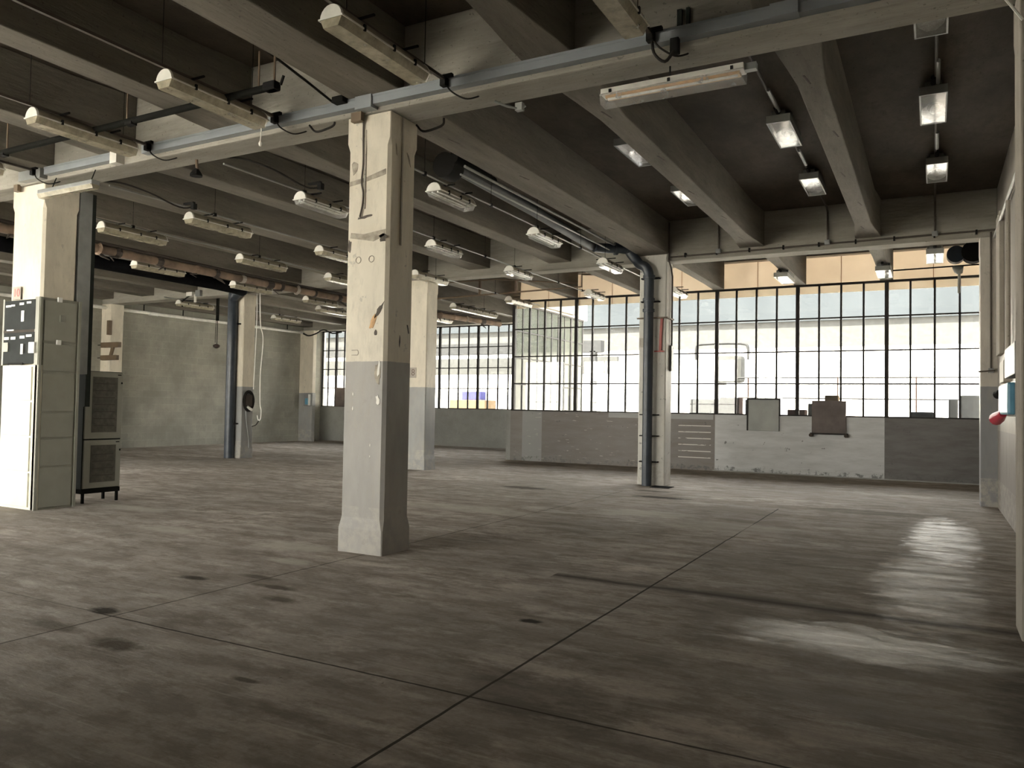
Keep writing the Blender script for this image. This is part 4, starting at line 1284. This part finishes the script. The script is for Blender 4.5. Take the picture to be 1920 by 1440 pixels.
MB().box(-12.22, -12.10, y0 - .02, y0 - .004, 2.30, 2.44, .006).build('small_box', 'cabinet', o)
MB().box(-11.56, -11.42, y0 - .03, y0 - .004, 2.27, 2.43, .006).build('small_box', 'label', o)
MB().box(-11.73, -11.68, y0 - .008, y0 - .004, 2.27, 2.41).build('slot', 'black', o)
MB().box(-12.1, -11.72, y0 - .012, y0, 2.105, 2.135).build('slot', 'black', o)

# vertical cable duct behind the left column
o = thing('cable_duct', (-11.45, 7.5, 0), 'grey vertical cable duct behind the left column, from ceiling to cabinet', 'cable duct')
MB().box(-11.62, -11.47, 7.22, 7.42, 2.0, 4.8).build('duct', 'greymetal', o)
MB().box(-11.64, -11.50, 7.42, 7.50, 1.5, 4.8).build('pipe', 'darkgreen', o)

# freestanding distribution cabinet
o = thing('distribution_cabinet', (-11.72, 7.75, 0), 'grey distribution cabinet with two smoked glass doors on a dark stand', 'electrical cabinet')
ca, cb, cy0, cy1 = -11.95, -11.56, 7.44, 8.08
MB().box(ca, cb, cy0, cy1, .22, 2.06, .01).build('body', 'darkgreen', o)
for za, zb, ga, gb in ((1.0, 2.05, 1.10, 1.97), (.23, .98, .32, .90)):
    d = MB()
    d.box(cb, cb + .03, cy0 + .01, cy1 - .01, za, zb, .006)
    dd = d.build('door', 'cabinet', o)
    gl_ = MB().box(cb + .028, cb + .034, cy0 + .12, cy1 - .10, ga, gb).build('door_window', 'cabglass', dd)
    b = MB()
    k = 0
    z = ga + .1
    while z < gb - .05:
        b.box(cb + .032, cb + .036, cy0 + .15, cy1 - .14, z, z + .012)
        z += .11
    b.build('breaker_rows', 'lagdark', dd)
    MB().box(cb + .03, cb + .04, cy1 - .04, cy1 - .02, zb - .18, zb - .15).build('door_lock', 'black', dd)
    MB().box(cb + .03, cb + .033, cy1 - .10, cy1 - .04, zb - .045, zb - .03).build('maker_plate', 'black', dd)
b = MB()
b.box(ca, cb + .02, cy0, cy1, .15, .22)
b.build('stand', 'blackpipe', o)
for xx in (ca + .02, cb - .03):
    for yy in (cy0 + .02, cy1 - .05):
        MB().box(xx, xx + .035, yy, yy + .035, 0, .16).build('leg', 'blackpipe', o)

# ---- far corner boxes
o = thing('socket_box', (-23.5, 25.25, 1.5), 'blue and grey socket box on the far corner pier', 'socket box')
MB().box(-23.75, -23.25, 25.1, 25.3, 1.52, 2.08, .02).build('box', 'greymetal', o)
MB().box(-23.62, -23.45, 25.04, 25.11, 1.58, 1.85, .02).build('blue_socket', 'blue', o)
MB().box(-23.45, -23.35, 25.06, 25.11, 1.55, 2.02).build('white_strip', 'label', o)
o = MB().box(-23.3, -22.75, YF - .03, YF + .02, 1.52, 2.35).build('window_board', 'plate_rust', origin=(-23, YF, 1.5))
tag(o, 'brown board covering the lower left corner of the far window', 'board')

# ---- right wall sockets
o = thing('socket_box', (.95, 13.4, 2.2), 'white double socket box on the right wall', 'socket box')
MB().box(.90, 1.0, 13.35, 14.1, 2.10, 2.42, .01).build('box', 'signgrey', o)
b = MB()
for z in (2.2, 2.33):
    b.tube([(.96, 14.1, z), (.96, 14.12, z)], .04, 10)
b.build('socket', 'black', o)
o = thing('junction_box', (.93, 12.0, 2.1), 'grey switch box above the blue socket on the right wall', 'switch box')
MB().box(.87, 1.0, 11.2, 12.7, 2.12, 2.52, .015).build('box', 'greymetal', o)
MB().tube([(.90, 12.72, 2.44), (.88, 12.76, 2.40), (.88, 12.76, 2.2), (.90, 12.72, 2.14)], .012, 6, 4).build('handle', 'galv', o, True)
o = thing('industrial_socket', (.9, 12.3, 1.5), 'blue industrial socket with a red plug on the right wall', 'socket')
MB().box(.80, .90, 11.3, 12.75, 1.62, 2.02, .03).build('blue_cover', 'blue', o)
MB().box(.88, 1.0, 11.0, 12.6, 1.60, 2.05, .02).build('back_box', 'greymetal', o)
MB().tube([(.84, 12.85, 1.92), (.80, 12.95, 1.90)], .06, 10).build('outlet', 'black', o, True)
MB().tube([(.84, 12.5, 1.64), (.80, 12.75, 1.58), (.78, 12.85, 1.56)], [.05, .085, .09], 12).build('red_plug', 'red', o, True)
MB().box(.86, .9, 12.74, 12.78, 1.66, 1.88).build('edge_strip', 'label', o)
o = thing('wall_tube', (.96, 12, 4), 'pale tube running along the top of the right wall', 'pipe')
MB().tube([(.95, 9.5, 4.75), (.95, 16.0, 4.75)], .025, 8).build('tube', 'galv', o, True)
MB().tube([(.95, 13.2, 4.72), (.95, 13.2, 2.5)], .03, 8).build('tube', 'cream', o, True)
o = MB().tube([(.42, 6.45, 5.0), (.40, 6.45, 4.8), (.40, 6.45, 4.66), (.46, 6.45, 4.56), (.56, 6.5, 4.42)], .01, 6, 5).build('loose_cable', 'whitecable', smooth=True, origin=(.45, 6.45, 4.6))
tag(o, 'loose white cable curving onto the pier at the top right corner', 'cable')
# wall pilaster and niche relief on right wall
o = MB().box(.93, 1.0, 14.6, 15.3, 2.6, 4.9, .01).build('wall_pilaster', 'cream', origin=(1, 15, 2.6))
tag(o, 'shallow plaster pilaster on the right wall above the sockets', 'pilaster')

# ---- fan heater near window
o = thing('fan_motor', (.6, 20.6, 5.1), 'dark blue twin motor unit with a silver funnel, right end above the window', 'fan')
MB().tube([(.46, 20.3, 5.28), (.46, 20.6, 5.28)], .19, 20).build('drum', 'fan', o, True)
MB().tube([(.80, 20.2, 5.30), (.80, 20.55, 5.30)], [.24, .24], 20).build('drum', 'black', o, True)
MB().tube([(.40, 20.5, 5.02), (.52, 20.55, 4.98), (.53, 20.6, 4.88)], [.03, .12, .07], 12).build('funnel', 'galv', o, True)
MB().tube([(.53, 20.6, 4.9), (.53, 20.75, 4.6), (.53, 20.8, 4.45)], .03, 8).build('spout', 'galv', o, True)
MB().tube([(-.84, 20.5, 5.02), (.95, 20.5, 5.04)], .018, 6).build('support_rod', 'black', o)
MB().tube([(.80, 20.4, 5.5), (.80, 20.4, 5.64)], .03, 8).build('mount', 'black', o)

# ---- sheets in the near window
r = thing('metal_sheet', (-3.9, 20.95, 1.1), 'light grey sheet fixed over the window sill, left of the two', 'metal sheet')
MB().box(-4.27, -3.50, 20.955, 20.985, 1.11, 1.92, .004).build('sheet', 'plate_grey', r)
MB().box(-4.31, -4.27, 20.95, 20.99, 1.11, 1.95).build('edge', 'steel', r)
MB().box(-4.31, -3.46, 20.95, 20.99, 1.92, 1.95).build('edge', 'steel', r)
MB().box(-3.50, -3.46, 20.95, 20.99, 1.5, 1.95).build('edge', 'steel', r)
r = thing('metal_sheet', (-2.3, 20.95, 1.1), 'rust-brown metal sheet fixed over the window sill on two bolts, right of the two', 'metal sheet')
MB().box(-2.70, -1.90, 20.95, 20.985, 1.10, 1.91, .004).build('sheet', 'plate_rust', r)
MB().box(-2.74, -1.86, 20.94, 20.99, 1.06, 1.10).build('ledge', 'steel', r)
for x in (-2.72, -1.90):
    MB().tube([(x, 20.90, 1.04), (x, 21.0, 1.04)], .045, 8).build('bolt', 'lagdark', r)
o = MB().box(-2.47, -2.12, 21.3, 21.5, 1.86, 2.06).build('outdoor_crate', 'yardtan', origin=(-2.3, 21.4, 1.86))
# (stands on the rusty shelf outside the glass)
bpy.data.objects.remove(o)

# ---------------------------------------------------------------- outdoors
o = MB().box(-60, 40, YW + .25, 80, -.35, -.15).build('yard_ground', 'ground')
o['kind'] = 'structure'
o = MB().box(-60, XL - .3, YB - .3, YW + .25, -.35, -.15).box(-60, 40, -60, YB - .3, -.35, -.15).build('yard_ground', 'ground')
o['kind'] = 'structure'
o = thing('building', (-8, 46, 0), 'pale industrial shed across the yard seen blurred through the windows', 'building')
MB().box(-45, 25, 45, 50, -.2, 5.2).build('wall', 'offwhite', o)
MB().box(-45, 25, 44.7, 50, 6.6, 9.8).build('cladding', 'clad', o)
MB().box(-45, 25, 44.9, 50, 5.2, 6.6).build('band', 'yardlight', o)
for i, (x0, x1, y0, y1, z0, z1, mt, lb, ct) in enumerate([
        (-6.3, -5.25, 22.6, 23.4, -.15, 1.95, 'yardlight', 'pale grey equipment box outside the window, next to the pipe column', 'box'),
        (-5.2, -4.85, 22.4, 23.0, -.15, 1.9, 'yardgrey', 'small grey box outside the window between two pale ones', 'box'),
        (-5.15, -4.62, 21.5, 22.0, -.15, 1.98, 'yardbrown', 'brown crate outside against the window, left of the grey sheet', 'crate'),
        (-4.7, -4.2, 22.6, 23.2, -.15, 1.95, 'yardgrey', 'grey hood-shaped object outside beside the grey sheet', 'box'),
        (-3.4, -2.95, 21.6, 22.1, -.15, 1.68, 'yardbrown', 'low brown box outside between the two sheets', 'crate'),
        (-2.95, -2.75, 22.1, 22.6, -.15, 1.85, 'yardlight', 'pale canister outside left of the rusty sheet', 'canister'),
        (-2.45, -2.12, 21.4, 21.7, -.15, 2.06, 'yardtan', 'tan crate outside topping out above the rusty sheet', 'crate'),
        (-.48, .02, 21.6, 22.0, -.15, 1.67, 'yardgrey', 'low grey bench edge outside the window at right', 'bench'),
        (.35, .55, 22.3, 23.1, -.15, 2.0, 'yardlight', 'pale grey bin outside at the right end of the window, left one', 'bin'),
        (.60, 1.3, 22.3, 23.1, -.15, 2.1, 'yardlight', 'pale grey bin outside at the right end of the window, right one', 'bin'),
        (-19.5, -17.6, 30, 31, -.15, 1.92, 'yardtan', 'tan stack outside the far window', 'stack'),
        (-18.9, -17.9, 30.1, 30.6, 1.92, 2.3, 'yardblue', 'blue-violet bundle outside the far window', 'bundle')]):
    oo = MB().box(x0, x1, y0, y1, z0, z1, .03).build('outdoor_' + ct, mt, origin=((x0 + x1) / 2, (y0 + y1) / 2, z0))
    tag(oo, lb, ct)
# outdoor machine frame: post-and-hood silhouettes, left part of near window
o = thing('outdoor_machine', (-5.5, 24.5, 0), 'grey machine with rounded frame standing outside, seen through the window right of the pipe column', 'machine')
MB().box(-6.05, -5.2, 24.5, 25.1, 2.5, 3.35, .12).build('head', 'yardlight', o)
MB().box(-5.95, -5.75, 24.6, 24.9, -.15, 2.5).build('post', 'yardlight', o)
MB().tube([(-6.6, 24.4, 3.2), (-6.6, 24.4, 3.6), (-6.4, 24.4, 3.7), (-5.2, 24.4, 3.7), (-5.0, 24.4, 3.55), (-5.0, 24.4, 3.2)], .04, 8, 3).build('tube_frame', 'yardgrey', o, True)
o = thing('outdoor_railing', (-3, 24, 0), 'steel railing in the yard running behind the window', 'railing')
for z in (2.02, 2.62):
    MB().tube([(-5.2, 24, z), (1.2, 24, z)], .025, 6).build('rail', 'yardgrey', o)
for x in (-4.9, -2.4, -.4, 1.1):
    MB().tube([(x, 24, -.15), (x, 24, 2.65)], .025, 6).build('post', 'yardbrown', o)
# far window: dark beam of the neighbouring roof
o = thing('outdoor_gantry', (-19, 31, 0), 'dark horizontal gantry beam outside the far window', 'gantry')
MB().box(-32, -12.5, 31, 31.4, 4.05, 4.55).build('beam', 'yardgrey', o)
MB().box(-32, -12.5, 33, 33.2, 3.2, 4.0).build('sheet', 'yardlight', o)
for x in (-31.5, -13):
    MB().box(x, x + .25, 31, 31.25, -.15, 4.1).build('post', 'yardgrey', o)

for ob in bpy.data.objects:
    if '_o' in ob:
        del ob['_o']
